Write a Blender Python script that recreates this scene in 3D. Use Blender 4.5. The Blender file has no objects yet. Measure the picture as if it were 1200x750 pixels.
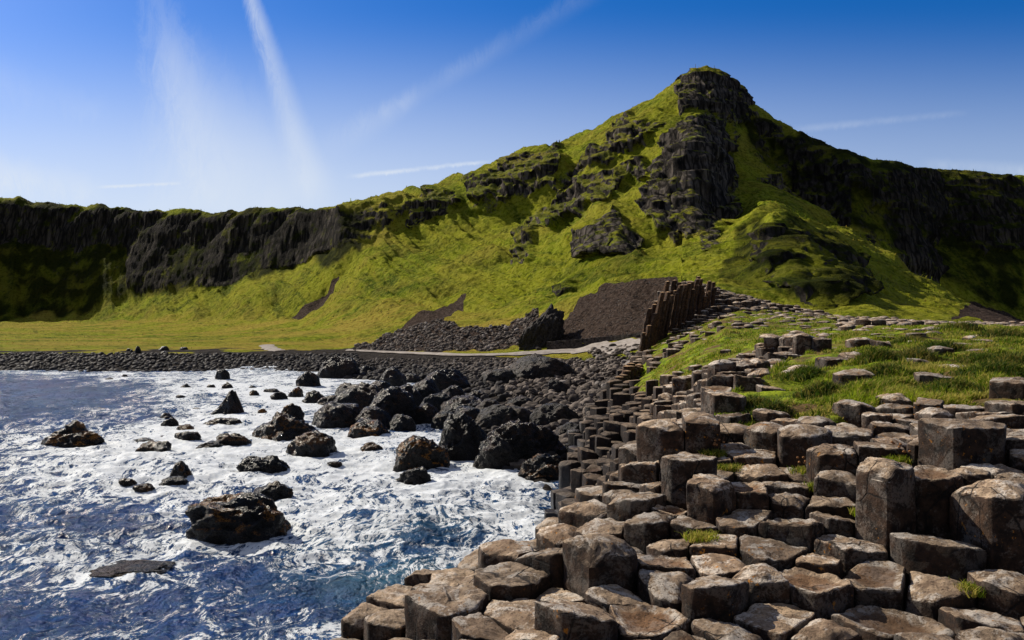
import bpy, math, random
import numpy as np
from mathutils import Vector
from mathutils.geometry import delaunay_2d_cdt
from mathutils.bvhtree import BVHTree

random.seed(7)
rng = np.random.default_rng(7)
F, CX, CY, EYE = 942.0, 600.0, 375.0, 5.0          # focal length in photo pixels, eye height over the sea
SUN_AZ, SUN_EL = math.radians(-52), math.radians(35)

scene = bpy.context.scene
col = scene.collection

# ------------------------------------------------------------------ noise
_P = np.random.default_rng(3).permutation(256).astype(np.int32)
_P = np.concatenate([_P, _P, _P])
_G = np.array([[1,1,0],[-1,1,0],[1,-1,0],[-1,-1,0],[1,0,1],[-1,0,1],[1,0,-1],[-1,0,-1],
               [0,1,1],[0,-1,1],[0,1,-1],[0,-1,-1],[1,1,0],[-1,1,0],[0,-1,1],[0,-1,-1]], dtype=np.float32)

def pn(x, y, z):
    x, y, z = [np.asarray(a, dtype=np.float32) for a in np.broadcast_arrays(x, y, z)]
    xi, yi, zi = np.floor(x).astype(np.int32), np.floor(y).astype(np.int32), np.floor(z).astype(np.int32)
    xf, yf, zf = x - xi, y - yi, z - zi
    u, v, w = [t * t * t * (t * (t * 6 - 15) + 10) for t in (xf, yf, zf)]
    xi &= 255; yi &= 255; zi &= 255
    def g(dx, dy, dz):
        h = _P[_P[_P[(xi + dx) & 255] + ((yi + dy) & 255)] + ((zi + dz) & 255)] & 15
        gr = _G[h]
        return gr[..., 0] * (xf - dx) + gr[..., 1] * (yf - dy) + gr[..., 2] * (zf - dz)
    a = g(0,0,0) * (1-u) + g(1,0,0) * u
    b = g(0,1,0) * (1-u) + g(1,1,0) * u
    c = g(0,0,1) * (1-u) + g(1,0,1) * u
    d = g(0,1,1) * (1-u) + g(1,1,1) * u
    e = a * (1-v) + b * v
    f = c * (1-v) + d * v
    return e * (1-w) + f * w

def fbm(x, y, z, o=4, gain=.5, ridged=False):
    s, a, f = 0, 1.0, 1.0
    for k in range(o):
        n = pn(np.asarray(x) * f + 17.3 * k, np.asarray(y) * f + 5.1 * k, np.asarray(z) * f + 9.7 * k)
        if ridged: n = 1 - 2 * np.abs(n) - .5
        s = s + a * n; a *= gain; f *= 2.03
    return s

def sstep(a, b, x):
    t = np.clip((x - a) / (b - a), 0, 1)
    return t * t * (3 - 2 * t)

# ------------------------------------------------------------------ mesh helpers
def make_mesh(name, verts, faces, smooth=True, attrs=None):
    """faces: list of integer arrays (n,3) or (n,4)"""
    me = bpy.data.meshes.new(name)
    verts = np.asarray(verts, dtype=np.float32).reshape(-1, 3)
    if isinstance(faces, np.ndarray): faces = [faces]
    faces = [np.asarray(f, dtype=np.int32) for f in faces if len(f)]
    me.vertices.add(len(verts)); me.vertices.foreach_set('co', verts.ravel())
    nl = sum(f.size for f in faces); npoly = sum(len(f) for f in faces)
    me.loops.add(nl); me.polygons.add(npoly)
    me.loops.foreach_set('vertex_index', np.concatenate([f.ravel() for f in faces]))
    tot = np.concatenate([np.full(len(f), f.shape[1], dtype=np.int32) for f in faces])
    st = np.concatenate([[0], np.cumsum(tot)[:-1]]).astype(np.int32)
    me.polygons.foreach_set('loop_start', st)
    me.polygons.foreach_set('use_smooth', np.full(npoly, smooth, dtype=bool))
    for k, v in (attrs or {}).items():
        at = me.attributes.new(k, 'FLOAT', 'POINT'); at.data.foreach_set('value', np.asarray(v, dtype=np.float32).ravel())
    me.update(calc_edges=True)
    me.validate()
    return me

def link(name, me, mat, loc=(0,0,0), parent=None):
    o = bpy.data.objects.new(name, me); col.objects.link(o); o.location = loc
    if mat is not None and not me.materials: me.materials.append(mat)
    if parent: o.parent = parent
    return o

def tag(o, label=None, cat=None, group=None, kind=None):
    if label: o['label'] = label
    if cat: o['category'] = cat
    if group: o['group'] = group
    if kind: o['kind'] = kind
    return o

def grid_faces(nr, nc, mask=None):
    i = np.arange(nr * nc, dtype=np.int32).reshape(nr, nc)
    q = np.stack([i[:-1,:-1], i[:-1,1:], i[1:,1:], i[1:,:-1]], -1).reshape(-1, 4)
    if mask is not None: q = q[mask.reshape(-1)]
    return q

def in_poly(px, py, poly):
    poly = np.array(poly, dtype=float); n = len(poly)
    inside = np.zeros(np.shape(px), dtype=bool)
    j = n - 1
    for i in range(n):
        xi, yi = poly[i]; xj, yj = poly[j]
        c = ((yi > py) != (yj > py)) & (px < (xj - xi) * (py - yi) / (yj - yi + 1e-9) + xi)
        inside ^= c; j = i
    return inside

def blur(a, n=1):
    for _ in range(n):
        b = np.pad(a, 1, mode='edge')
        a = (b[:-2,1:-1] + 2*b[1:-1,1:-1] + b[2:,1:-1]) / 4
        b = np.pad(a, 1, mode='edge')
        a = (b[1:-1,:-2] + 2*b[1:-1,1:-1] + b[1:-1,2:]) / 4
    return a

class Field:
    """height over the ground plan, kept on a fan-shaped grid (bearing, distance)"""
    def __init__(self, pts, U, D, edges=()):
        self.U, self.D = U, D
        co = [Vector((p[0] / 100.0, math.log(p[1]) * 6)) for p in pts]
        z = [p[2] for p in pts]
        vs, es, fs, ov, oe, of = delaunay_2d_cdt(co, list(edges), [], 0, 1e-5)
        vz = []
        for k, v in enumerate(vs):
            src = ov[k]
            if src: vz.append(z[src[0]])
            else:
                w = [1 / ((v - c).length + 1e-3) ** 2 for c in co]; s = sorted(range(len(w)), key=lambda i: -w[i])[:2]
                vz.append(sum(w[i] * z[i] for i in s) / sum(w[i] for i in s))
        Z = np.full((len(D), len(U)), np.nan, dtype=np.float64)
        gu, gv = U / 100.0, np.log(D) * 6
        for f in fs:
            a, b, c = [vs[i] for i in f]; za, zb, zc = [vz[i] for i in f]
            i0, i1 = np.searchsorted(gu, [min(a.x,b.x,c.x) - 1e-6, max(a.x,b.x,c.x) + 1e-6])
            j0, j1 = np.searchsorted(gv, [min(a.y,b.y,c.y) - 1e-6, max(a.y,b.y,c.y) + 1e-6])
            if i1 <= i0 or j1 <= j0: continue
            X, Y = np.meshgrid(gu[i0:i1], gv[j0:j1])
            den = (b.y-c.y)*(a.x-c.x) + (c.x-b.x)*(a.y-c.y)
            if abs(den) < 1e-12: continue
            l1 = ((b.y-c.y)*(X-c.x) + (c.x-b.x)*(Y-c.y)) / den
            l2 = ((c.y-a.y)*(X-c.x) + (a.x-c.x)*(Y-c.y)) / den
            l3 = 1 - l1 - l2
            m = (l1 >= -1e-5) & (l2 >= -1e-5) & (l3 >= -1e-5)
            sub = Z[j0:j1, i0:i1]
            sub[m] = (l1*za + l2*zb + l3*zc)[m]
        if np.isnan(Z).any():
            zz = Z.copy()
            for r in range(len(D)):
                m = np.isnan(zz[r])
                if m.all(): continue
                zz[r, m] = np.interp(np.flatnonzero(m), np.flatnonzero(~m), zz[r, ~m])
            for c in range(len(U)):
                m = np.isnan(zz[:, c])
                if m.any() and not m.all(): zz[m, c] = np.interp(np.flatnonzero(m), np.flatnonzero(~m), zz[~m, c])
            Z = np.nan_to_num(zz)
        self.Z = Z
        UU, DD = np.meshgrid(U, D)
        self.X = (UU - CX) / F * DD; self.Y = DD
    def at(self, x, y, Z=None):
        Z = self.Z if Z is None else Z
        x, y = np.asarray(x, float), np.asarray(y, float)
        u = CX + F * x / np.maximum(y, .1)
        fi = np.interp(u, self.U, np.arange(len(self.U))); fj = np.interp(y, self.D, np.arange(len(self.D)))
        i = np.clip(fi.astype(int), 0, len(self.U) - 2); j = np.clip(fj.astype(int), 0, len(self.D) - 2)
        a, b = fi - i, fj - j
        return (Z[j,i]*(1-a)+Z[j,i+1]*a)*(1-b) + (Z[j+1,i]*(1-a)+Z[j+1,i+1]*a)*b

def proj(x, y, z):
    return CX + F * x / y, CY - F * (z - EYE) / y

def ground_at(px, py, d):
    return (px - CX) / F * d, d, EYE + (CY - py) / F * d

# ------------------------------------------------------------------ material helpers
class NT:
    def __init__(self, name, world=False):
        if world:
            self.nt = world.node_tree; self.nt.nodes.clear(); self.mat = None
        else:
            self.mat = bpy.data.materials.new(name); self.mat.use_nodes = True
            self.nt = self.mat.node_tree; self.nt.nodes.clear()
    def n(self, t, **kw):
        nd = self.nt.nodes.new(t)
        for k, v in kw.items(): setattr(nd, k, v)
        return nd
    def put(self, sock, v):
        if v is None: return
        if isinstance(v, bpy.types.NodeSocket): self.nt.links.new(v, sock)
        elif isinstance(v, (tuple, list)) and len(v) == 3 and sock.type == 'RGBA': sock.default_value = (*v, 1)
        elif sock.type == 'RGBA' and isinstance(v, (int, float)): sock.default_value = (v, v, v, 1)
        else: sock.default_value = v
    def m(self, op, a, b=None, c=None, clamp=False):
        nd = self.n('ShaderNodeMath', operation=op, use_clamp=clamp)
        for s, v in zip(nd.inputs, (a, b, c)): self.put(s, v)
        return nd.outputs[0]
    def mix(self, f, a, b, mode='MIX'):
        nd = self.n('ShaderNodeMix', data_type='RGBA', blend_type=mode)
        self.put(nd.inputs[0], f); self.put(nd.inputs[6], a); self.put(nd.inputs[7], b)
        return nd.outputs[2]
    def ss(self, x, a, b, lo=0.0, hi=1.0):
        nd = self.n('ShaderNodeMapRange', interpolation_type='SMOOTHSTEP')
        self.put(nd.inputs[0], x); self.put(nd.inputs[1], a); self.put(nd.inputs[2], b); self.put(nd.inputs[3], lo); self.put(nd.inputs[4], hi)
        return nd.outputs[0]
    def noise(self, vec, scale, detail=4, rough=.55, dist=0.0, col=False):
        nd = self.n('ShaderNodeTexNoise'); self.put(nd.inputs['Vector'], vec)
        nd.inputs['Scale'].default_value = scale; nd.inputs['Detail'].default_value = detail
        nd.inputs['Roughness'].default_value = rough; nd.inputs['Distortion'].default_value = dist
        return nd.outputs['Color' if col else 'Fac']
    def voro(self, vec, scale, feature='F1', out='Distance', rnd=1.0):
        nd = self.n('ShaderNodeTexVoronoi', feature=feature); self.put(nd.inputs['Vector'], vec)
        nd.inputs['Scale'].default_value = scale; nd.inputs['Randomness'].default_value = rnd
        return nd.outputs[out]
    def scale(self, vec, s):
        nd = self.n('ShaderNodeVectorMath', operation='MULTIPLY'); self.put(nd.inputs[0], vec); nd.inputs[1].default_value = s
        return nd.outputs[0]
    def attr(self, name):
        return self.n('ShaderNodeAttribute', attribute_name=name).outputs['Fac']
    def geo(self):
        g = self.n('ShaderNodeNewGeometry'); return g
    def sep(self, v):
        s = self.n('ShaderNodeSeparateXYZ'); self.put(s.inputs[0], v); return s.outputs
    def bump(self, h, strength=1.0, dist=.02, normal=None):
        b = self.n('ShaderNodeBump'); self.put(b.inputs['Height'], h)
        b.inputs['Strength'].default_value = strength; b.inputs['Distance'].default_value = dist
        if normal is not None: self.put(b.inputs['Normal'], normal)
        return b.outputs[0]
    def bsdf(self, color, rough=.9, normal=None, spec=.3, **kw):
        p = self.n('ShaderNodeBsdfPrincipled'); self.put(p.inputs['Base Color'], color); self.put(p.inputs['Roughness'], rough)
        self.put(p.inputs['Specular IOR Level'], spec)
        if normal is not None: self.put(p.inputs['Normal'], normal)
        for k, v in kw.items(): self.put(p.inputs[k], v)
        return p.outputs[0]
    def out(self, sh):
        o = self.n('ShaderNodeOutputMaterial'); self.nt.links.new(sh, o.inputs[0]); return self.mat

def mat_basalt(lich=1.0, name='weathered_basalt', tint=None):
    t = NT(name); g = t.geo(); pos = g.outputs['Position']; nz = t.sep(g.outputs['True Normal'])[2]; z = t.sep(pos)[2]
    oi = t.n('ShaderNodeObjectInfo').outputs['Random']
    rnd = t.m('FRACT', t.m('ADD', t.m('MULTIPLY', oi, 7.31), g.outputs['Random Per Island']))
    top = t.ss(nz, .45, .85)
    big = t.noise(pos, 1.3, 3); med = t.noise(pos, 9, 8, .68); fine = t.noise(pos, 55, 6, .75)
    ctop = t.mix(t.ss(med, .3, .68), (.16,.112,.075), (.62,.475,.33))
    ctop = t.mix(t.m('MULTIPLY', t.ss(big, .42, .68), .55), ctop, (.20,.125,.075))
    cside = t.mix(t.ss(med, .35, .68), (.013,.009,.007), (.080,.046,.028))  # sides near black, tops lifted: shade and sunlight put into the stone colour
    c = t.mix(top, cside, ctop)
    # pale crustose lichen: blotches broken by fine noise
    l1 = t.noise(pos, 4.2, 10, .72, .6); l2 = t.voro(t.scale(pos, (1,1,1)), 16)
    li = t.m('MULTIPLY', t.ss(t.m('ADD', l1, t.m('MULTIPLY', fine, .34)), .66, .75), t.ss(z, 2.2, 3.3))
    li2 = t.m('MULTIPLY', t.ss(l2, .36, .22), t.ss(t.noise(pos, 2.1, 3), .56, .66))
    c = t.mix(t.m('MULTIPLY', li, t.m('MULTIPLY', t.m('ADD', .14, t.m('MULTIPLY', top, .7)), lich)), c, (.70,.65,.58))
    c = t.mix(t.m('MULTIPLY', t.m('MULTIPLY', li2, t.ss(fine, .42, .6)), t.m('MULTIPLY', t.m('ADD', .14, t.m('MULTIPLY', top, .4)), lich)), c, (.5,.48,.45))
    # small orange lichen
    o = t.m('MULTIPLY', t.ss(t.noise(pos, 21, 4, .6), .62, .67), t.ss(t.noise(pos, 2.6, 3), .52, .62))
    c = t.mix(t.m('MULTIPLY', o, .9), c, (.52,.22,.025))
    # brown stain in the hollows, soot-dark pits
    st = t.attr('hollow')
    c = t.mix(t.m('MULTIPLY', st, .75), c, (.16,.075,.028))
    c = t.mix(t.ss(fine, .47, .33), c, (.02,.016,.013))
    c = t.mix(1.0, c, t.mix(rnd, (.66,.64,.63), (1.32,1.26,1.2)), 'MULTIPLY')
    if tint: c = t.mix(1.0, c, tint, 'MULTIPLY')
    # tidal zone: black and wet
    wet = t.ss(t.m('ADD', z, t.m('MULTIPLY', big, .9)), 3.25, 2.3)
    c = t.mix(t.m('MULTIPLY', wet, .62), c, (.025,.022,.022))
    low = t.ss(t.m('ADD', z, t.m('MULTIPLY', big, .8)), 1.75, 1.05)
    c = t.mix(t.m('MULTIPLY', low, .8), c, (.02,.02,.023))
    rough = t.mix(low, .88, .34)
    ck = t.voro(t.scale(pos, (1,1,.6)), 3.1, 'DISTANCE_TO_EDGE')
    crack = t.m('MULTIPLY', t.ss(t.m('ADD', ck, t.m('MULTIPLY', fine, .03)), .035, .02), t.ss(t.noise(pos, 1.1, 2), .5, .58))
    c = t.mix(t.m('MULTIPLY', crack, .85), c, (.012,.01,.009))
    h = t.m('ADD', t.m('MULTIPLY', med, 1.0), t.m('MULTIPLY', fine, .45))
    h = t.m('SUBTRACT', h, t.m('MULTIPLY', crack, .6))
    nrm = t.bump(h, .9, .035)
    return t.out(t.bsdf(c, rough, nrm, .3))

def mat_sea_rock():
    t = NT('wet_black_rock'); g = t.geo(); pos = g.outputs['Position']; nz = t.sep(g.outputs['Normal'])[2]
    big = t.noise(pos, 1.1, 4, .6); med = t.noise(pos, 5, 8, .65); fine = t.noise(pos, 22, 5, .7)
    c = t.mix(t.ss(med, .35, .7), (.004,.004,.004), (.019,.016,.015))
    we = t.attr('weed')
    w = t.m('MULTIPLY', t.m('MULTIPLY', t.ss(t.m('ADD', big, t.m('MULTIPLY', fine, .25)), .60, .68), t.ss(nz, .2, .65)), we)
    c = t.mix(w, c, t.mix(t.ss(fine, .4, .6), (.07,.026,.006), (.36,.15,.018)))
    dry = t.attr('dry')
    c = t.mix(t.m('MULTIPLY', dry, .6), c, t.mix(t.ss(med, .35, .65), (.035,.03,.027), (.12,.1,.085)))
    rough = t.mix(dry, t.mix(t.ss(fine, .3, .7), .16, .42), .85)
    h = t.m('ADD', t.m('ADD', med, t.m('MULTIPLY', fine, .4)), t.m('MULTIPLY', t.voro(pos, 5.5), .35))
    return t.out(t.bsdf(c, rough, t.bump(h, 1.0, .16), .26))

def mat_cobble():
    t = NT('beach_cobble'); g = t.geo(); pos = g.outputs['Position']
    oi = t.n('ShaderNodeObjectInfo').outputs['Random']
    rnd = t.m('FRACT', t.m('ADD', t.m('MULTIPLY', oi, 7.31), g.outputs['Random Per Island']))
    med = t.noise(pos, 4, 6, .65)
    d = t.attr('dark')
    c = t.mix(rnd, (.05,.04,.034), (.29,.24,.20))
    c = t.mix(t.ss(rnd, .88, .98), c, (.36,.32,.29))
    c = t.mix(1.0, c, t.mix(t.ss(med, .3, .7), (.6,.6,.6), (1.2,1.2,1.2)), 'MULTIPLY')
    c = t.mix(t.m('MULTIPLY', d, .85), c, (.022,.02,.02))
    return t.out(t.bsdf(c, t.mix(d, .9, .68), t.bump(med, .8, .06), .15))

def mat_terrain():
    t = NT('hill_grass_and_rock'); g = t.geo(); pos = g.outputs['Position']; nz = t.sep(g.outputs['Normal'])[2]
    rock, scree, dry, beach, dark = [t.attr(k) for k in ('rock','scree','dry','beach','dark')]
    big = t.noise(pos, .035, 4, .55); med = t.noise(pos, .22, 6, .62); fine = t.noise(pos, 1.3, 6, .7); vf = t.noise(pos, 5, 4, .7)
    gr = t.mix(t.ss(med, .36, .64), (.08,.13,.005), (.29,.36,.010))
    gr = t.mix(t.m('MULTIPLY', t.ss(big, .4, .62), .7), gr, (.37,.38,.02))
    sk = t.sep(pos); skv = t.n('ShaderNodeCombineXYZ'); t.put(skv.inputs[0], t.m('ADD', sk[0], t.m('MULTIPLY', sk[1], .55))); t.put(skv.inputs[1], t.m('MULTIPLY', t.m('SUBTRACT', sk[0], sk[1]), .09))
    gr = t.mix(t.m('MULTIPLY', t.ss(t.noise(skv.outputs[0], .55, 6, .65, .4), .48, .66), .6), gr, (.43,.40,.025))
    gr = t.mix(t.m('MULTIPLY', t.ss(t.noise(skv.outputs[0], .3, 6, .65, .4), .47, .34), .7), gr, (.06,.10,.006))
    br = t.noise(pos, .11, 9, .72, .5)
    gr = t.mix(t.m('MULTIPLY', t.ss(br, .50, .60), t.m('SUBTRACT', .7, t.m('MULTIPLY', dry, .6))), gr, (.05,.08,.006))
    gr = t.mix(t.m('MULTIPLY', dry, t.ss(t.noise(t.scale(pos, (.35,1,1)), .16, 5, .6), .38, .62)), gr, (.46,.34,.055))
    gr = t.mix(t.m('MULTIPLY', t.ss(t.m('ADD', fine, t.m('MULTIPLY', vf, .5)), .72, .86), .5), gr, (.45,.43,.07))
    gr = t.mix(t.m('MULTIPLY', t.ss(fine, .5, .34), .72), gr, (.03,.05,.006))
    gr = t.mix(t.m('MULTIPLY', dark, .92), gr, (.010,.015,.004))  # shade of the cliff bowl and right flank painted into the grass
    rc = t.mix(t.ss(t.noise(t.scale(pos, (1,.4,.16)), .9, 8, .7), .36, .66), (.028,.024,.021), (.20,.17,.145))
    rc = t.mix(t.m('MULTIPLY', t.ss(t.noise(t.scale(pos, (1,.4,.22)), .6, 8, .75), .6, .7), .75), rc, (.3,.28,.26))
    jn = t.voro(t.scale(pos, (1,.5,.10)), .75, 'DISTANCE_TO_EDGE')
    rc = t.mix(t.m('MULTIPLY', t.ss(jn, .16, .02), .8), rc, (.008,.008,.008))
    rc = t.mix(t.m('MULTIPLY', dark, .6), rc, (.012,.012,.012))  # same painted shade on the rock
    rm = t.ss(t.m('ADD', rock, t.m('MULTIPLY', t.m('SUBTRACT', t.noise(pos, .3, 9, .72), .5), 1.7)), .36, .60)
    rm = t.m('MULTIPLY', rm, t.m('MAXIMUM', t.m('MULTIPLY', t.ss(rock, .62, .84), t.ss(t.noise(pos, .35, 7, .7), .36, .52)), t.ss(t.m('ADD', nz, t.m('MULTIPLY', t.m('SUBTRACT', med, .5), .5)), .80, .62)))
    c = t.mix(rm, gr, rc)
    sc = t.mix(t.ss(t.noise(pos, 2.2, 7, .75), .34, .66), (.028,.019,.015), (.125,.088,.068))
    sc = t.mix(t.ss(t.voro(pos, 2.4, out='Distance'), .42, .2, 0, .6), sc, (.17,.13,.105))
    c = t.mix(t.ss(t.m('ADD', scree, t.m('MULTIPLY', t.m('SUBTRACT', fine, .5), .8)), .42, .56), c, sc)
    bc = t.mix(t.ss(t.noise(pos, 1.6, 7, .75), .36, .66), (.018,.016,.015), (.1,.085,.075))
    c = t.mix(t.ss(t.m('ADD', beach, t.m('MULTIPLY', t.m('SUBTRACT', fine, .5), .6)), .42, .56), c, bc)
    h = t.m('ADD', t.m('ADD', t.m('MULTIPLY', fine, 1.0), t.m('MULTIPLY', vf, .35)), t.m('MULTIPLY', med, 1.0))
    return t.out(t.bsdf(c, .95, t.bump(h, 1.0, .9), .03))

def mat_turf():
    t = NT('turf_ground'); g = t.geo(); pos = g.outputs['Position']; turf = t.attr('turf')
    big = t.noise(pos, .55, 4, .6); med = t.noise(pos, 2.6, 6, .65); fine = t.noise(pos, 26, 5, .7)
    c = t.mix(t.ss(med, .34, .66), (.08,.13,.007), (.32,.39,.018))
    c = t.mix(t.m('MULTIPLY', t.ss(big, .46, .62), .75), c, (.25,.185,.05))
    c = t.mix(t.m('MULTIPLY', t.ss(t.noise(pos, 1.1, 4), .52, .60), .9), c, (.17,.10,.05))
    c = t.mix(t.ss(fine, .5, .34), c, (.03,.036,.008))
    c = t.mix(t.ss(t.m('ADD', turf, t.m('MULTIPLY', t.m('SUBTRACT', med, .5), .5)), .55, .4), c, (.03,.022,.017))
    return t.out(t.bsdf(c, .95, t.bump(t.m('ADD', med, t.m('MULTIPLY', fine, .4)), .9, .08), .1))

def mat_blade(name, a, b, tip):
    t = NT(name); g = t.geo(); rnd = g.outputs['Random Per Island']; pos = g.outputs['Position']
    c = t.mix(t.ss(t.m('ADD', t.m('MULTIPLY', rnd, .5), t.m('MULTIPLY', t.noise(pos, .7, 3), .9)), .4, .9), a, b)
    c = t.mix(t.m('MULTIPLY', t.ss(t.m('ADD', t.m('MULTIPLY', rnd, .5), t.noise(pos, 1.3, 4, .6)), .74, .90), .8), c, tip)
    d = t.bsdf(c, .7, None, .2)
    tr = t.n('ShaderNodeBsdfTranslucent'); t.put(tr.inputs[0], c)
    mx = t.n('ShaderNodeMixShader'); mx.inputs[0].default_value = .45
    t.nt.links.new(d, mx.inputs[1]); t.nt.links.new(tr.outputs[0], mx.inputs[2])
    return t.out(mx.outputs[0])

def mat_water():
    t = NT('sea_water'); g = t.geo(); pos = g.outputs['Position']; foam = t.attr('foam'); teal = t.attr('teal')
    wv = t.n('ShaderNodeVectorMath', operation='ADD')
    dn = t.noise(pos, .22, 3, .5, 0, True)
    sc = t.n('ShaderNodeVectorMath', operation='MULTIPLY_ADD'); t.put(sc.inputs[0], dn); sc.inputs[1].default_value = (3.0, 3.0, 0); t.put(sc.inputs[2], pos)
    p2 = sc.outputs[0]
    ps = t.scale(p2, (1.15, .62, 1.0))
    n1 = t.noise(ps, .45, 6, .62, .4)
    r1 = t.m('SUBTRACT', 1.0, t.m('MULTIPLY', t.m('ABSOLUTE', t.m('SUBTRACT', t.noise(ps, .85, 9, .66, .8), .5)), 5.5))
    r2 = t.m('SUBTRACT', 1.0, t.m('MULTIPLY', t.m('ABSOLUTE', t.m('SUBTRACT', t.noise(ps, 2.5, 8, .68, .6), .5)), 5.5))
    r3 = t.m('SUBTRACT', 1.0, t.m('MULTIPLY', t.m('ABSOLUTE', t.m('SUBTRACT', t.noise(ps, 7.0, 6, .68, .4), .5)), 5.5))
    v = t.m('ADD', t.m('ADD', t.m('MULTIPLY', r1, .44), t.m('MULTIPLY', r2, .40)), t.m('ADD', t.m('MULTIPLY', n1, .8), t.m('MULTIPLY', r3, .30)))
    v = t.m('ADD', v, t.m('SUBTRACT', t.m('MULTIPLY', foam, .85), .80))
    fm = t.ss(v, .80, .94)
    deep = t.mix(t.ss(n1, .4, .62), (.002,.03,.15), (.005,.055,.235))
    deep = t.mix(teal, deep, (.05,.17,.19))
    deep = t.mix(t.m('MULTIPLY', t.ss(v, .55, .85), .35), deep, (.05,.15,.24))
    hs = t.m('ADD', t.m('MULTIPLY', t.noise(t.scale(pos, (.7,1,1)), 1.6, 6, .6, .3), 1.0), t.m('MULTIPLY', t.noise(t.scale(pos, (.8,1,1)), 7, 4, .6), .25))
    nrm = t.bump(t.m('ADD', hs, t.m('MULTIPLY', fm, .2)), 1.0, .55)
    df = t.n('ShaderNodeBsdfDiffuse'); t.put(df.inputs[0], deep); t.put(df.inputs[2], nrm)
    gl = t.n('ShaderNodeBsdfGlossy'); t.put(gl.inputs['Roughness'], .16); t.put(gl.inputs['Normal'], nrm)
    fr = t.n('ShaderNodeFresnel'); fr.inputs[0].default_value = 1.33; t.put(fr.inputs[1], nrm)
    ws = t.n('ShaderNodeMixShader'); t.put(ws.inputs[0], t.m('MINIMUM', fr.outputs[0], .17)); t.nt.links.new(df.outputs[0], ws.inputs[1]); t.nt.links.new(gl.outputs[0], ws.inputs[2])
    w = ws.outputs[0]
    fn = t.noise(pos, 14, 5, .7)
    fcol = t.mix(t.ss(fn, .3, .65), (.66,.72,.77), (.92,.94,.95))
    fo = t.bsdf(fcol, .7, t.bump(t.m('ADD', fn, t.m('MULTIPLY', hs, .5)), .5, .035), .2)
    mx = t.n('ShaderNodeMixShader'); t.put(mx.inputs[0], t.m('MULTIPLY', fm, .96))
    t.nt.links.new(w, mx.inputs[1]); t.nt.links.new(fo, mx.inputs[2])
    return t.out(mx.outputs[0])

def mat_simple(name, a, b, scale=3.0, rough=.9, bd=.05):
    t = NT(name); pos = t.geo().outputs['Position']; n = t.noise(pos, scale, 7, .7)
    return t.out(t.bsdf(t.mix(t.ss(n, .33, .67), a, b), rough, t.bump(n, .7, bd), .2))

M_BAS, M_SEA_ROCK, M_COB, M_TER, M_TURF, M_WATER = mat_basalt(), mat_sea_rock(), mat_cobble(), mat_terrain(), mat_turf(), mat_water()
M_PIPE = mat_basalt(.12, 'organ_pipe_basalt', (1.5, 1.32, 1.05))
M_GRASS = mat_blade('grass_blades', (.08,.14,.006), (.33,.42,.015), (.54,.42,.11))
M_TUSS = mat_blade('tussock_blades', (.03,.065,.006), (.10,.15,.012), (.28,.22,.05))
M_PATH = mat_simple('path_gravel', (.26,.22,.19), (.46,.41,.36), 1.5)
M_WALL = mat_simple('dark_wall_stone', (.02,.017,.015), (.085,.07,.06), 2.5)
def mat_hill_blade():
    t = NT('hillside_grass_blades'); g = t.geo(); pos = g.outputs['Position']; rnd = g.outputs['Random Per Island']; z = t.sep(pos)[2]
    med = t.noise(pos, .22, 6, .62); br = t.noise(pos, .11, 9, .72, .5); big = t.noise(pos, .035, 4, .55)
    c = t.mix(t.ss(t.m('ADD', t.m('MULTIPLY', med, .8), t.m('MULTIPLY', rnd, .25)), .36, .68), (.075,.125,.006), (.33,.43,.012))
    c = t.mix(t.m('MULTIPLY', t.ss(big, .42, .62), .6), c, (.42,.43,.025))
    c = t.mix(t.m('MULTIPLY', t.ss(br, .46, .58), .85), c, (.04,.075,.008))
    c = t.mix(t.m('MULTIPLY', t.ss(z, 5, 2.5), t.ss(t.noise(t.scale(pos, (.35,1,1)), .16, 5, .6), .38, .6)), c, (.46,.33,.06))
    c = t.mix(t.m('MULTIPLY', t.ss(t.m('ADD', t.m('MULTIPLY', rnd, .4), t.noise(pos, .09, 5, .65)), .72, .86), .7), c, (.40,.24,.05))
    c = t.mix(t.ss(rnd, .2, .05), c, (.04,.055,.006))
    c = t.mix(t.m('MULTIPLY', t.attr('dark'), .9), c, (.012,.018,.004))  # blades take the painted shade of the slope below them
    d = t.bsdf(c, .8, None, .1); tr = t.n('ShaderNodeBsdfTranslucent'); t.put(tr.inputs[0], c)
    mx = t.n('ShaderNodeMixShader'); mx.inputs[0].default_value = .4
    t.nt.links.new(d, mx.inputs[1]); t.nt.links.new(tr.outputs[0], mx.inputs[2])
    return t.out(mx.outputs[0])
M_HGRASS = mat_hill_blade()
M_FLOWER = mat_simple('dry_flower_heads', (.30,.13,.05), (.48,.24,.1), 40)

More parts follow.
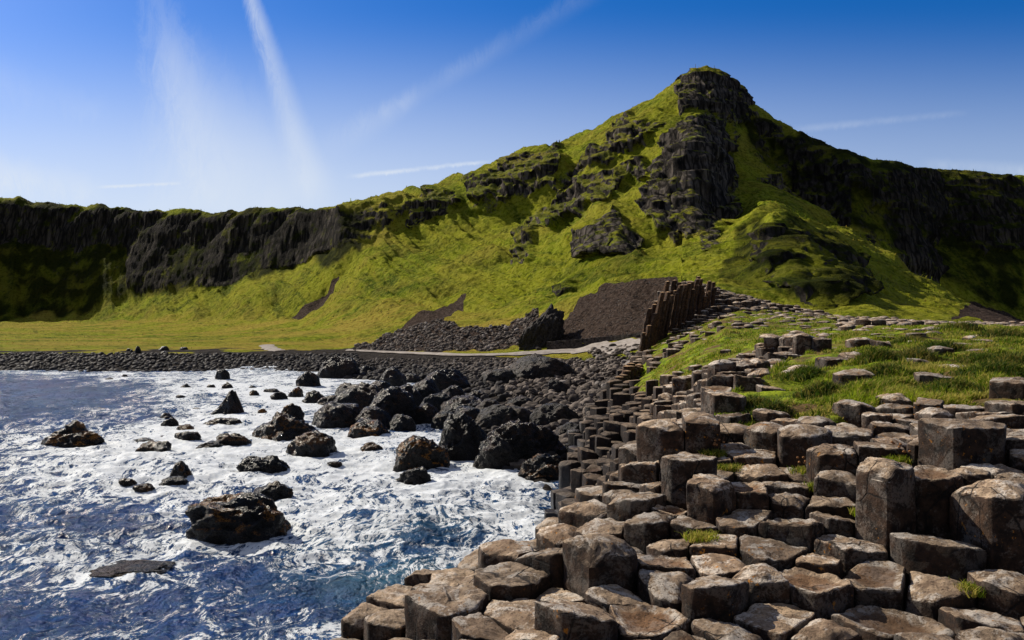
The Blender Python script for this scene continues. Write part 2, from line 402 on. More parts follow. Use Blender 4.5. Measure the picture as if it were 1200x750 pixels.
# ------------------------------------------------------------------ hill and shore
PROFILES = {
 856: '460,40 430,50 400,61 350,72 328,84 300,102 280,126 268,144 244,160 213,174 182,186 160,194 142,200 122,205 110,211 101,217',
 850: '460,40 430,50 400,61 350,72 328,84 300,102 281,127 270,145 248,160 215,172 180,184 158,193 138,199 116,205 103,210 91,216',
 838: '460,40 430,52 400,66 360,73 340,77 320,88 300,104 285,125 277,139 240,148 200,160 168,173 152,185 137,193 112,200 92,206 79.5,214',
 815: '460,40 430,52 400,70 370,78 330,84 300,106 285,123 278,135 240,142 200,151 168,163 150,173 134,189 115,197 101,203 82,213',
 0: '437,78 425,86 413,99 400,130 390,180 380,225 374,240 330,258 285,281 258,285 234,288 232,291',
 60: '434,79 425,86 413,99 400,130 390,182 379,230 373,241 330,259 285,281 262,285 240,289 238,293',
 100: '434,80 424,87 413,99 400,130 388,190 378,232 372,240 330,259 285,281 265,286 243,293 241,297',
 150: '434,80 424,87 413,99 400,130 388,188 378,218 371,230 335,247 287,268 268,273 246,281 243,286',
 200: '435,80 424,88 413,100 400,130 388,183 378,205 372,212 340,227 288,250 268,254 247,259 244,264',
 240: '435,80 424,88 413,100 400,129 388,176 375,199 340,219 290,239 272,242 250,247 247,252',
 280: '436,80 424,90 414,100 400,128 388,168 375,188 365,193 330,208 290,222 272,225 253,230 250,235',
 310: '437,78 424,92 415,100 400,127 387,162 375,182 365,190 330,206 292,220 274,223 250,228 246,233',
 350: '438,75 424,92 417,98 400,125 385,156 372,172 360,181 325,197 285,212 268,215 247,220 243,226',
 400: '441,72 424,88 412,105 400,122 385,136 370,147 345,164 318,178 286,187 262,191 241,195 237,202',
 450: '442,70 420,92 410,107 395,119 375,133 340,154 310,169 276,186 258,189 237,195 232,204',
 500: '446,66 420,88 412,100 400,108 380,121 350,140 310,163 285,179 262,193 245,196 228,202 222,212',
 540: '500,38 440,68 418,88 410,98 398,105 375,119 340,141 300,165 268,184 250,190 232,194 216,202 210,214',
 570: '520,33 455,55 422,82 412,95 400,103 375,116 345,134 310,156 275,176 252,187 228,191 206,200 191,218',
 600: '540,27.5 470,45 428,75 416,86 412,93 400,100 380,110 350,129 310,154 280,170 256,182 232,187 207,193 180,222',
 640: '560,24.5 500,34 450,55 425,78 414,85 410,89 400,95 365,110 340,124 300,147 265,168 243,181 215,187 192,194 171,222',
 670: '520,29 470,44 430,68 416,80 410,86 398,92 355,107 330,120 300,141 265,164 235,180 216,187 196,194 178,204 166,230',
 700: '500,33 450,52 425,68 412,78 408,82 398,86 350,100 325,111 305,122 284,133 262,144 245,150 228,163 212,178 186,184 172,196 153,225',
 725: '480,37 450,50 428,63 408,77 403,80 396,83 338,97 320,106 303,118 280,133 262,140 232,160 208,176 190,181 172,187 158,200 138,222',
 745: '470,37 450,46 430,58 404,74 399,78 394,81 330,95 317,102 300,116 270,136 240,153 218,168 200,175 182,181 166,187 145,196 126,222',
 770: '470,38 445,48 420,58 402,72 395,76 388,80 330,93 318,100 300,114 282,132 262,139 225,152 195,164 170,179 150,188 128,197 112,222',
 790: '460,40 430,52 402,70 380,78 345,86 322,95 300,111 285,128 278,138 240,147 205,158 170,172 156,180 140,189 122,197 104,207 99,216',
 810: '460,40 430,52 400,70 370,78 330,84 300,106 285,123 278,135 240,142 200,151 168,163 150,173 134,189 115,197 99,203 88,213',
 828: '460,40 430,52 400,68 360,73 340,77 320,88 300,104 285,124 277,138 240,146 200,157 168,171 152,184 137,193 112,200 90,206 79,214',
 845: '460,40 430,50 400,62 350,72 328,84 300,103 281,127 270,145 248,159 215,171 180,183 158,192 138,198 116,204 102,208 91,216',
 862: '450,40 420,50 390,62 352,72 328,84 300,101 277,125 263,143 238,160 212,176 185,189 162,196 146,201 128,206 107,217',
 880: '450,40 420,50 390,62 352,72 335,80 300,96 272,113 252,131 230,155 207,176 184,192 164,200 148,206 130,210 117,219',
 905: '450,40 420,50 390,60 358,70 335,76 300,85 265,98 244,112 234,140 218,170 201,187 z36,190 z39,194 164,203 150,206 136,212',
 930: '450,40 420,50 390,60 362,68 340,74 305,84 275,97 257,112 249,132 238,157 229,176 z27,181 z31,186 170,199 152,204',
 960: '450,40 420,50 390,60 368,64 345,71 315,83 288,102 267,122 257,140 247,163 z21,169 z25,177 172,193 168,198',
 1000: '450,40 420,50 390,60 372,62 352,71 328,86 304,104 284,122 273,135 267,143 z15.5,150 z17,163 184,184 180,188',
 1050: '450,40 420,50 390,58 374,62 364,73 347,87 328,104 311,119 305,126 z9,134 z11,163 190,192 186,196',
 1100: '450,40 420,50 390,58 377,62 370,72 360,85 345,103 334,116 z5.5,126 z8,174 203,212 199,216',
 1150: '450,40 420,50 390,58 380,62 377,80 368,94 360,106 z3.2,116 z5,174 207,212 203,216',
 1200: '450,40 420,50 390,58 382,62 381,85 379,98 z3,112 z5,178 210,220 206,224',
}
def bowl(front, toe, knee, foot, top, crest, s1=.42, s2=1.22):
    # apron of gentle grass, then a steep slope, then the cliff under the plateau
    ty, d = toe; z = EYE + (CY - ty) / F * d
    out = front + f' {ty},{d}'
    for py, sl in ((knee, s1), (foot, s2)):
        k = (CY - py) / F; L = (EYE + k * d - z) / (sl - k)
        d += L; z += sl * L; out += f' {py},{d:.2f}'
    return out + f' {top},{d + 4.5:.2f} {crest},{d + 8:.2f}'
PROFILES[0] = bowl('437,78 425,86 413,99 400,130 390,180 382,215', (376, 236), 366, 285, 238, 232)
PROFILES[60] = bowl('434,79 425,86 413,99 400,130 390,182 381,217', (376, 236), 366, 285, 243, 238)
PROFILES[100] = bowl('434,80 424,87 413,99 400,130 389,188 380,216', (375, 232), 366, 285, 246, 241)
PROFILES[150] = bowl('434,80 424,87 413,99 400,130 389,186 380,208', (375, 221), 352, 287, 249, 243)
PROFILES[200] = bowl('435,80 424,88 413,100 400,130 388,180', (376, 207), 346, 288, 250, 244)
PROFILES[240] = bowl('435,80 424,88 413,100 400,129 388,174', (376, 198), 338, 289, 252, 247)
PROFILES[280] = bowl('436,80 424,90 414,100 400,128 388,166', (375, 188), 330, 290, 255, 250)
PROFILES[310] = bowl('437,78 424,92 415,100 400,127 387,160', (375, 181), 322, 291, 252, 246)
PROFILES[350] = bowl('438,75 424,92 417,98 400,125 385,154', (373, 171), 310, 286, 249, 243)
PROFILES[-150] = bowl('437,78 425,86 413,99 400,130 390,175 382,212', (376, 232), 366, 283, 236, 229)
PROFILES[-600] = PROFILES[-150]; PROFILES[1330] = PROFILES[1200]; PROFILES[1800] = PROFILES[1200]
pts = []
for u, s in PROFILES.items():
    pr = []
    for q in s.split():
        a, b = q.split(','); b = float(b)
        pr.append((CY - (float(a[1:]) - EYE) * F / b if a[0] == 'z' else float(a), b))
    d0 = pr[0][1]
    for dd, zz in ((6, -2.5), (d0 * .6, -1.6), (d0 * .88, -.55)): pts.append((u, dd, zz))
    for py, d in pr: pts.append((u, d, EYE + (CY - py) / F * d))
    pc, dc = pr[-1]; zc = EYE + (CY - pc) / F * dc
    pts += [(u, dc + 22, zc + 1.2), (u, dc + 160, zc - 4), (u, dc + 900, zc - 25)]

U = np.concatenate([np.linspace(-600, -45, 40), np.linspace(-40, 1240, 1060), np.linspace(1245, 1800, 40)])
D = np.concatenate([np.linspace(6, 60, 120), np.linspace(60.4, 290, 640)[0:], np.linspace(294, 420, 20), np.geomspace(440, 1150, 12)])
TF = Field(pts, U, D)
macro = blur(TF.Z, 2)
UU, DD = np.meshgrid(U, D)
PXY = CY - F * (macro - EYE) / DD         # where each ground point lies as seen from the viewpoint

ROCKS = [
 [(0,243),(130,250),(300,256),(400,246),(470,238),(470,262),(420,290),(340,296),(220,292),(120,290),(0,292)],
 [(470,238),(535,214),(545,232),(520,262),(480,272)],
 [(548,208),(655,171),(662,196),(645,216),(606,228),(575,238),(552,228)],
 [(598,308),(608,272),(632,240),(660,222),(700,204),(757,180),(763,200),(705,232),(662,252),(628,292),(612,312)],
 [(640,222),(668,198),(690,184),(716,156),(764,130),(780,142),(758,170),(720,186),(690,204),(656,226)],
 [(795,140),(830,135),(848,160),(858,200),(862,232),(866,262),(845,280),(800,283),(768,268),(750,243),(757,215),(770,190),(782,160)],
 [(806,90),(822,84),(845,92),(875,118),(870,136),(830,134),(800,126)],
 [(673,293),(690,266),(712,245),(730,255),(750,280),(735,297),(700,292)],
 [(880,262),(925,252),(965,275),(1005,305),(1010,345),(960,358),(905,340),(880,305)],
 [(985,185),(1110,203),(1200,210),(1240,215),(1240,300),(1150,290),(1060,262),(990,225)],
 [(650,335),(668,318),(676,330),(662,352)],
 [(880,122),(930,155),(975,182),(960,205),(905,175),(880,150)],
]
SCREES = [
 [(640,409),(662,372),(690,348),(730,328),(762,318),(795,318),(790,335),(768,360),(752,398)],
 [(405,414),(440,396),(480,376),(530,350),(548,343),(535,362),(520,378),(560,384),(600,384),(626,360),(632,408),(560,410),(500,412)],
 [(336,366),(384,326),(402,316),(378,345),(352,370)],
 [(1110,372),(1140,352),(1200,376),(1200,384)],
]
jx = 14 * pn(UU/26, PXY/26, 3.3) + 6 * pn(UU/9, PXY/9, 7.7); jy = 12 * pn(UU/26, PXY/26, 13.3) + 5 * pn(UU/9, PXY/9, 17.7)
vis = (DD > 60)
rock = np.zeros_like(macro); scree = np.zeros_like(macro)
for k, p in enumerate(ROCKS):
    rock = np.maximum(rock, (in_poly(UU + jx, PXY + jy, p) & vis) * (.58 if k in (0, 8, 9, 11) else (.9 if k in (5, 6, 7) else .72)))
for p in SCREES: scree = np.maximum(scree, (in_poly(UU + .8*jx, PXY + .5*jy, p) & vis) * 1.0)
# slope steepness
gy = np.gradient(macro, axis=0) / np.gradient(DD, axis=0)
xs = TF.X; gx = np.gradient(macro, axis=1) / np.maximum(np.gradient(xs, axis=1), 1e-3)
slope = np.sqrt(gx**2 + gy**2)
rock = blur(rock, 6)
rock = np.maximum(rock, sstep(1.0, 1.7, slope) * .62 * sstep(9, 16, macro))
scree = blur(scree, 5)
X, Y = TF.X.copy(), TF.Y.copy()
hillm = sstep(3.0, 9.0, macro)
plain = 1 - hillm
n_big = fbm(X/22, Y/22, macro/22, 3)
n_med = fbm(X/5.5, Y/5.5, macro/5.5, 4)
n_sml = fbm(X/1.7, Y/1.7, macro/1.7, 3)
Zt = macro + hillm * (n_big * 1.5 + n_med * .42 * (1 - .6*scree) + n_sml * .22 * (1 - .7*scree)) + plain * sstep(1.0, 2.0, macro) * (n_med * .22 + n_sml * .1)
gul = fbm((X + .55*Y)/5.0, (X - Y)/60, .3, 4, .5)
Zt = Zt + hillm * (1 - rock) * 1.8 * gul * (UU < 800)
# bracken and heather hummocks
hum = np.maximum(fbm(X/3.2 + 40, Y/3.2, macro/3.2, 3), 0)
Zt = Zt + hum * .45 * hillm * (1 - scree) * sstep(.05, .3, fbm(X/30, Y/30, 2.2, 2) + .06)
# rock buttresses pushed out of the slope and fluted by upright joints
gl = np.maximum(slope, .05); ox, oy = -gx/gl, -gy/gl
wx = X + .8 * pn(X/3, macro/7, 1.2) + .25 * pn(X, macro/2, 5.2)
tri = np.abs((wx / 1.7) % 1 - .5) * 2
flute = .9 * fbm(X/4.2, Y/14, macro/40, 3, .5, True) + .42 * (1 - tri**2) + .22 * n_sml
block = fbm(X/9 + 9, Y/18, macro/18, 3, .5, True)
rk = sstep(.25, .7, rock)
ledge = fbm(X/25, Y/25, macro/3.2, 3)
push = rk * (1.0 + .95 * flute + 1.2 * block + 1.5 * ledge)
push = push * (.38 + .62 * sstep(380, 520, UU))
X = X + ox * push; Y = Y + oy * push
Zt = Zt + rk * (.25 * block + .25 * n_med) * sstep(380, 520, UU)
bowl_m = (1 - sstep(330, 470, UU)) * sstep(24, 36, macro)
Zt = Zt - bowl_m * hillm * (n_big * .9 + n_med * .1 + .8 * gul)
beach = sstep(1.25, .85, Zt + .35 * fbm(X/6, Y/6, 0, 3)) * (UU < 800) * (DD < 110)
beach = np.maximum(beach, ((UU > 380) & (UU < 770) & (PXY > 421 + 5*pn(UU/30, 0, 1.1))) * 1.0 * (DD < 110))
dry = np.clip(plain * .9 + .25 + .5 * n_big, 0, 1) * sstep(60, 90, DD)
shade_m = np.zeros_like(macro)  # shade painted into the hill colour over the slopes turned from the sun
SHADE_POLYS = [[(-700,225),(0,236),(300,250),(440,240),(420,300),(365,305),(290,330),(265,322),(200,345),(150,346),(100,370),(0,374),(-700,374)],
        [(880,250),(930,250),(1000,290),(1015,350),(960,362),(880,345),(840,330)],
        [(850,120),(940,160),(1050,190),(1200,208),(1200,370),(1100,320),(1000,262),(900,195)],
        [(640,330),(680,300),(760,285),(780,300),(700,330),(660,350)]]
for k, p in enumerate(SHADE_POLYS): shade_m = np.maximum(shade_m, in_poly(UU + jx, PXY + jy, p) * vis * (1.0, .8, 1.0, .3)[k])
shade_m = np.clip(blur(shade_m, 6) * (.6 + .9 * np.clip(n_med + .4, 0, 1)), 0, 1)
verts = np.stack([X, Y, Zt], -1).reshape(-1, 3)
me = make_mesh('hills', verts, grid_faces(*macro.shape), True, dict(rock=rock, scree=scree, dry=dry, beach=beach, dark=shade_m))
hills = tag(link('hills', me, M_TER), 'grassy headland with dark basalt crags above the bay', None, None, 'structure')
del hills['label']
TZ = Zt
def terrain_z(x, y): return TF.at(x, y, TZ)

# ------------------------------------------------------------------ sea
US = np.concatenate([np.linspace(-1600, -65, 60), np.linspace(-60, 800, 620), np.linspace(810, 1300, 30)])
DS = np.concatenate([np.geomspace(3, 16, 40), np.geomspace(16.1, 112, 560)])
su, sd = np.meshgrid(US, DS); sx = (su - CX) / F * sd; sy = sd
spy = CY + F * EYE / sd
swell = fbm(sx/9 + 3, sy/5.5, 0.3, 2) ; chop = fbm(sx/2.0, sy/1.4, 1.7, 4, .55, True); chop2 = fbm(sx/.7, sy/.5, 4.7, 3)
near = sstep(80, 20, sd)
sz = .24 * swell + (.05 + .07 * near) * chop + .03 * near * chop2
calm = sstep(24, 60, sd) * .4
sz = sz * (1 - calm)
SEA_ROCKS = []      # filled below, foam gathers around them
# foam: rolling white water in the middle of the bay, open blue water left
def g2(u0, v0, ru, rv): return np.exp(-((su-u0)/ru)**2 - ((spy-v0)/rv)**2)
foam = .34 + .55*g2(480,585,220,60) + .50*g2(300,520,190,50) + .55*g2(330,452,240,22) + .35*g2(110,650,170,26) + .3*g2(150,540,150,34) \
     - .95*g2(30,462,150,24) - .25*g2(60,610,130,26) - .30*g2(330,700,180,40) - .24*g2(60,725,160,36) + .28*g2(40,440,200,6) + .2*g2(600,620,60,40)
foam = foam + .30 * fbm(sx/6, sy/4, 8.8, 3) - .05
collar = np.zeros_like(foam)
teal = np.clip(.75*g2(530,650,90,40) + .55*g2(420,690,100,40) + .5*g2(60,585,60,12) + .55*g2(400,640,60,12) + .2, 0, 1) * np.clip(.6 + 1.2 * swell, 0, 1)

# ------------------------------------------------------------------ rocks in the sea and on the shore
def ico(sub):
    t = (1 + 5 ** .5) / 2
    v = [(-1,t,0),(1,t,0),(-1,-t,0),(1,-t,0),(0,-1,t),(0,1,t),(0,-1,-t),(0,1,-t),(t,0,-1),(t,0,1),(-t,0,-1),(-t,0,1)]
    f = [(0,11,5),(0,5,1),(0,1,7),(0,7,10),(0,10,11),(1,5,9),(5,11,4),(11,10,2),(10,7,6),(7,1,8),(3,9,4),(3,4,2),(3,2,6),(3,6,8),(3,8,9),(4,9,5),(2,4,11),(6,2,10),(8,6,7),(9,8,1)]
    v = [np.array(a) / np.linalg.norm(a) for a in v]
    for _ in range(sub):
        cache, nf = {}, []
        def mid(a, b):
            k = (min(a,b), max(a,b))
            if k not in cache:
                p = v[a] + v[b]; v.append(p / np.linalg.norm(p)); cache[k] = len(v) - 1
            return cache[k]
        for a, b, c in f:
            ab, bc, ca = mid(a,b), mid(b,c), mid(c,a)
            nf += [(a,ab,ca),(b,bc,ab),(c,ca,bc),(ab,bc,ca)]
        f = nf
    return np.array(v), np.array(f, dtype=np.int32)
ICO = {k: ico(k) for k in (1, 2, 3, 4, 5)}

def rock_shape(sub, seed, peak=0.0, rough=.3, facets=7, round_=.0):
    """a boulder: sphere cut by random planes, roughened"""
    r = np.random.default_rng(seed); v, f = ICO[sub]; v = v.copy()
    nrm = r.normal(size=(facets, 3)); nrm /= np.linalg.norm(nrm, axis=1)[:, None]
    off = r.uniform(.55, .9, facets)
    sdd = v @ nrm.T
    lim = np.min(np.where(sdd > .05, off[None] / np.maximum(sdd, .05), 9), axis=1)
    k = np.minimum(lim, 1.0); k = k * (1 - round_) + round_
    v = v * k[:, None]
    s = seed * 3.71
    n = fbm(v[:,0]*1.6 + s, v[:,1]*1.6, v[:,2]*1.6, 3); nr = fbm(v[:,0]*3.5 + s, v[:,1]*3.5, v[:,2]*5, 4, .55, True)
    v = v * (1 + rough * n + rough * .26 * nr)[:, None]
    if peak: v[:, :2] *= (1 - peak * np.clip(v[:, 2], 0, 1))[:, None]
    return v, f

def boulder(name, px, pyb, w, h, d, zb, seed, weed, dry, sub=4, peak=.15, label=None, cat='rock', group=None, depth=None, tilt=0, rough=.3, round_=.15):
    v, f = rock_shape(sub, seed, peak, rough, 7, round_)
    if peak < .3: v[:, 2] = np.sign(v[:, 2]) * np.abs(v[:, 2]) ** .72
    W, H = w / F * d, h / F * d; dep = depth or W * .8
    lo, hi = v.min(0), v.max(0); v = v - (lo + hi) / 2
    e = v.max(0) - v.min(0)
    v = v / e * np.array([W, dep, H * 2.1]); v[:, 2] -= H * .15
    v[:, 2] += tilt * v[:, 0]
    v[:, 2] *= H / max(v[:, 2].max(), .01)
    x, y = (px - CX) / F * d, d + dep * .30
    me = make_mesh(name, v, f, True, dict(weed=np.full(len(v), weed), dry=np.full(len(v), dry)))
    o = link(name, me, M_SEA_ROCK, (x, y, zb))
    tag(o, label, cat, group, 'thing')
    return o

# px, base row, width, height (photo), seaweed, peak, label
SEA = [
 (80,521,76,28,.9,.1,'lone black rock with orange weed standing in the water far left'),
 (267,487,57,30,.15,.55,'black pyramid-shaped rock with a pointed top in white water'),
 (324,517,84,34,.5,.1,'broad black rock left of centre with a smaller brown hump behind'),
 (338,496,36,24,.9,.25,'brown weedy hump leaning behind the broad black rock'),
 (361,533,60,28,.5,.25,'rounded black rock just right of and before the broad black rock'),
 (304,553,65,19,.0,.2,'low bare black rock by itself in foam above the biggest sea rock'),
 (272,631,130,52,.85,.05,'biggest sea rock, long ridged slab with orange weed in near water'),
 (315,586,52,22,.25,.15,'knobbly black rock joined behind the biggest sea rock'),
 (210,559,32,20,.6,.1,'small humped rock standing in foam left of centre water'),
 (202,567,36,9,.2,.0,'flat black ledge at the foot of the small humped rock'),
 (147,566,22,7,.2,.0,'thin flat rock, leftmost of the low trio in middle water'),
 (166,573,25,7,.5,.0,'thin flat rock between the leftmost thin one and the ledge'),
 (176,532,42,15,.4,.1,'oval black rock low in the water midway to the lone left rock'),
 (165,519,30,6,.1,.0,'sliver of flat rock behind the oval black rock'),
 (216,517,34,12,.5,.1,'weedy mound directly behind the low long flat rock'),
 (270,524,43,17,.4,.1,'smooth rock with brown flank below the black pyramid-shaped rock'),
 (240,527,42,9,.1,.0,'low long flat rock touching the smooth rock with brown flank'),
 (256,501,55,11,.3,.0,'long low shelf of rock in front of the black pyramid-shaped rock'),
 (197,500,22,11,.1,.1,'small pointed rock in foam left of the long low shelf'),
 (194,489,17,6,.1,.1,'tiny flat rock just beyond the small pointed rock'),
 (216,506,28,9,.5,.1,'brown tinted low rock left of the long low shelf, touching foam'),
 (189,514,18,4,.1,.0,'faint flat rock awash beside the weedy mound'),
 (116,482,18,5,.1,.1,'small dark rock alone in the blue water near the left side'),
 (215,455,18,6,.2,.1,'low dark rock in white surf, left of the small round one'),
 (265,455,15,8,.1,.1,'small round rock in surf below the dark tower-like one'),
 (260,445,19,13,.1,.1,'dark tower-like rock where surf meets the far beach'),
 (246,454,10,4,.1,.0,'speck of rock between two surf rocks near the far beach'),
 (210,466,12,4,.1,.0,'tiny rock below the low dark surf rock'),
 (297,464,13,8,.7,.1,'small brown round rock in surf left of centre'),
 (295,455,10,4,.2,.0,'tiny rock behind the small brown round rock'),
 (326,469,22,10,.5,.1,'brown topped low rock next to the rounded brown knob'),
 (345,465,18,12,.9,.1,'rounded brown knob of rock in the surf'),
 (360,453,32,19,.2,.2,'black hump in the far surf near the boulder beach'),
 (316,460,21,5,.1,.0,'flat rock awash beyond the brown topped low rock'),
 (366,472,32,15,.1,.15,'dark boulder at the surf line left of the black boulder pile'),
 (385,475,32,12,.3,.1,'dark flat-topped boulder touching the left end of the boulder pile'),
 (229,481,12,4,.1,.0,'tiny rock in foam left of the black pyramid-shaped rock'),
 (306,487,15,9,.8,.2,'small brown rock between pyramid-shaped rock and brown weedy hump'),
 (190,446,10,3,.1,.0,'tiny dark rock in far surf left of the low dark one'),
 (145,441,7,3,.1,.0,'speck of rock in the far surf, second from left'),
 (127,445,9,3,.1,.0,'speck of rock in the far surf, leftmost of all'),
 (391,544,18,4,.2,.0,'small wet slab awash right of the rounded black rock'),
 (145,672,96,6.5,.2,.0,'half-drowned rock covered by the white wave at lower left'),
 (493,545,70,36,1.6,.05,'low boulder covered by bright orange brown weed at the water edge'),
 (484,567,46,20,.0,.1,'pale wet rock washed by foam below the orange weedy boulder'),
 (543,536,74,54,.05,.2,'tall black boulder between the orange weedy one and the glossy slab'),
 (613,548,120,57,.15,.05,'long glossy black slab boulder shining at the head of the inlet'),
 (638,560,72,30,.5,.1,'low dark boulder in front of the long glossy slab'),
 (428,513,58,22,1.4,.1,'orange brown weedy rocks at the left foot of the boulder pile'),
 (434,530,30,12,.4,.1,'small dark rock in foam left of the orange weedy boulder'),
 (612,592,20,4,.0,.0,'tiny rock tip awash in the inlet foam'),
 (515,578,26,5,.0,.0,'wet sliver of rock awash near the pale wet rock'),
]
SHORE = [
 (408,470,34,20,0,'dark boulder at the rear left of the pile next to the surf'),
 (438,503,40,24,0,'low black boulder before the broad one in the pile'),
 (476,478,38,26,0,'black boulder in the very heart of the pile'),
 (511,484,36,22,0,'black boulder right of the heart of the pile'),
 (552,505,44,26,0,'black boulder half hidden behind the tall one at the inlet'),
 (572,487,34,18,0,'dark boulder between the pile and the grey beach cobbles'),
 (605,498,40,20,0,'dark boulder behind the middle of the long glossy slab'),
 (668,512,34,16,0,'dark ledge right of the long glossy slab at the column foot'),
 #  px, base row, width, height, distance, label
 (393,501,58,27,0,'round black boulder at the left front of the boulder pile'),
 (421,488,66,36,0,'large sloping black boulder topping the left of the boulder pile'),
 (455,497,64,40,0,'broad black boulder in the middle of the boulder pile'),
 (460,455,30,23,0,'upright dark boulder behind the left of the pile near surf'),
 (520,459,54,24,0,'wide dark boulder at the back of the pile below the path'),
 (497,474,42,28,0,'black boulder behind the middle of the boulder pile'),
 (530,475,32,22,0,'rounded boulder at the right back of the boulder pile'),
 (498,496,32,22,0,'small black boulder wedged above the orange weedy boulder'),
 (545,488,60,22,0,'low dark boulder behind the tall black boulder'),
 (585,503,62,26,0,'dark ledge boulder behind the long glossy slab, left end'),
 (650,497,52,22,0,'black flat boulder at the right end of the cobbles above the glossy slab'),
 (394,442,46,22,0,'big black boulder at the shore below the grassy toe of the slope'),
 (638,445,74,28,0,'very large dark boulder just below the path and the outcrop'),
 (585,450,36,16,0,'flat dark boulder left of the very large one below the path'),
 (655,461,24,15,0,'dark boulder among pale cobbles right of the very large one'),
 (430,437,15,8,0,'small boulder on the far beach right of the big black one'),
 (470,505,30,18,0,'black boulder at the front edge of the pile'),
 (520,500,30,16,0,'black boulder squeezed behind the tall black boulder, left side'),
 (562,470,26,12,0,'grey boulder among cobbles in the middle of the beach'),
 (610,478,30,12,0,'grey brown boulder among cobbles left of the black flat one'),
 (480,448,22,10,0,'low boulder at the back of the pile, second from the left'),
 (445,468,36,20,0,'dark boulder above the surf at the back left of the pile'),
 (161,420,8,8,98,'square dark block standing on the far left beach'),
 (154,419,3,5,97.5,'slim upright dark stone beside the square block on the beach'),
 (191,411,12,5,104,'dark stone lying in the grass behind the far beach, larger'),
 (214,410,9,3,106,'flat grey stone in the grass right of the larger dark one'),
 (150,412,5,3,102,'little stone on the grass behind the square dark block'),
 (191,416,9,4,97,'stone on top of the far beach below the grass stones'),
]
for i, (px, pyb, w, h, weed, peak, lab) in enumerate(SEA):
    d = F * EYE / (pyb - CY)
    if pyb in (536, 548, 560, 545): d = F * 4.95 / (pyb - CY)
    sub = 5 if w > 60 else (4 if w > 20 else 3)
    o = boulder('sea_rock', px, pyb, w, h, d, -.04, 100 + i, weed, 0.0, sub, peak, lab, 'sea rock', 'dark rocks in the bay', rough=.24)
    SEA_ROCKS.append((px, pyb, w))
    collar += (1.0 * np.exp(-((su - px) / (w * .75 + 4))**2 - ((spy - (pyb + 1)) / (3.5 + w * .09))**2))
for i, (px, pyb, w, h, d, lab) in enumerate(SHORE):
    if not d:
        d = 60.0
        for _ in range(30):
            z = float(terrain_z((px - CX)/F*d, d)); d += .5 * (F * (EYE - max(z, 0)) / (pyb - CY) - d)
    z = float(terrain_z((px - CX)/F*d, d))
    dryv = .0 if pyb > 455 and px < 570 else (.12 if px < 560 else .45)
    boulder('shore_boulder', px, pyb, w*1.12, h*1.1, d, max(z, 0) - .03, 300 + i, .15, dryv, 5 if w > 40 else 4 if w > 16 else 3, .0, lab, 'boulder', 'boulders on the shore', rough=.13, round_=.4)
me = make_mesh('sea', np.stack([sx, sy, sz], -1).reshape(-1, 3), grid_faces(*sx.shape), True, dict(foam=np.clip(.23 + .45 * foam, -.14, .70) + .22 * np.clip(collar, 0, 1), teal=.6*teal))
tag(link('sea', me, M_WATER), None, None, None, 'structure')

# ------------------------------------------------------------------ causeway surface
CW = [ # px, py, z  (tops of the pavement)
 (380,745,2.65),(450,715,2.85),(520,700,3.0),(545,657,2.95),(600,645,3.02),(650,630,3.12),(690,600,3.28),(735,575,3.4),(742,545,3.5),(750,523,3.56),(778,503,3.65),
 (560,735,3.1),(700,735,3.15),(850,735,3.15),(1000,735,3.15),(1200,740,3.2),(640,690,3.14),(700,690,3.2),(850,690,3.25),(1000,690,3.25),(1200,690,3.3),
 (700,650,3.22),(850,650,3.32),(1000,650,3.35),(1150,660,3.35),(1200,650,3.4),(800,610,3.42),(900,610,3.43),(1000,612,3.45),(800,580,3.5),(900,580,3.52),(960,585,3.52),
 (800,555,3.58),(900,550,3.6),(960,560,3.57),(820,520,3.72),(880,525,3.72),(850,492,3.87),(950,500,3.86),(1000,505,3.87),
 (1117,552,3.86),(1190,560,3.84),(1040,522,3.88),(1100,522,3.93),(1190,520,3.96),(1130,490,4.02),(1050,480,4.0),(1000,475,3.99),(1190,470,4.1),(950,470,3.96),(880,470,3.93),(830,482,3.88),
 (850,455,3.92),(900,440,4.02),(1000,440,4.15),(1100,440,4.2),(1200,440,4.25),(1000,410,4.3),(1100,410,4.35),(1200,410,4.36),(930,410,4.27),(900,396,4.32),(950,396,4.42),(1000,391,4.5),(1100,391,4.56),(1200,392,4.56),
 (1200,384,4.68),(1000,381,4.74),(1050,379,4.82),(1100,381,4.74),
 (870,432,4.0),(850,440,3.8),(830,442,3.55),(800,460,3.0),(760,480,2.4),(780,450,2.8),(750,452,2.2),(740,480,1.9),(720,500,1.6),(720,530,1.9),(690,540,1.45),(665,575,1.1),(652,603,.72),
 (730,550,2.1),(705,590,1.6),(700,470,1.2),(665,520,.6),(720,455,1.35),(690,495,.95),
]
cpts = [(u, F * (EYE - z) / (py - CY), z) for u, py, z in CW]
cpts += [(u, d, EYE + (CY - py) / F * d) for u, py, d in [(760,409,48),(748,425,44),(800,418,38),(830,408,33),(850,398,36),(850,372,46),(800,392,47),(819,378,51),(830,338,57),(797,330,59),(775,345,58),(900,357,55),(950,367,54),(1000,374,54),(1060,378,54),(1200,381.5,56),
          (797,340,66),(830,336,66),(900,356,66),(1000,374,66),(1100,378,66),(1200,382,66),(760,380,62),(1400,381.5,60),(1400,390,40)]]
cpts += [(250,3.0,2.8),(600,3.0,3.1),(1000,3.0,3.2),(1600,3.0,3.3),(1600,6,3.7),(1600,9,4.1),(1600,20,4.4),(1600,45,4.6),(1600,66,4.6),(1400,4.6,3.2),(1350,5.6,3.6),(1350,7.5,4.0),
          (640,13.5,.9),(660,16,.9),(620,10,1.9),(560,9,2.2),(690,9,2.9),(690,12,2.1),(735,12,2.6),(770,12,3.0),(800,13,3.2),(640,18.6,.2),(625,16,.2),(640,27,-.2),(660,38,.3),(690,46,.8),(715,50,1.0)]
UC = np.linspace(250, 1500, 420); DC = np.geomspace(3.0, 66, 420)
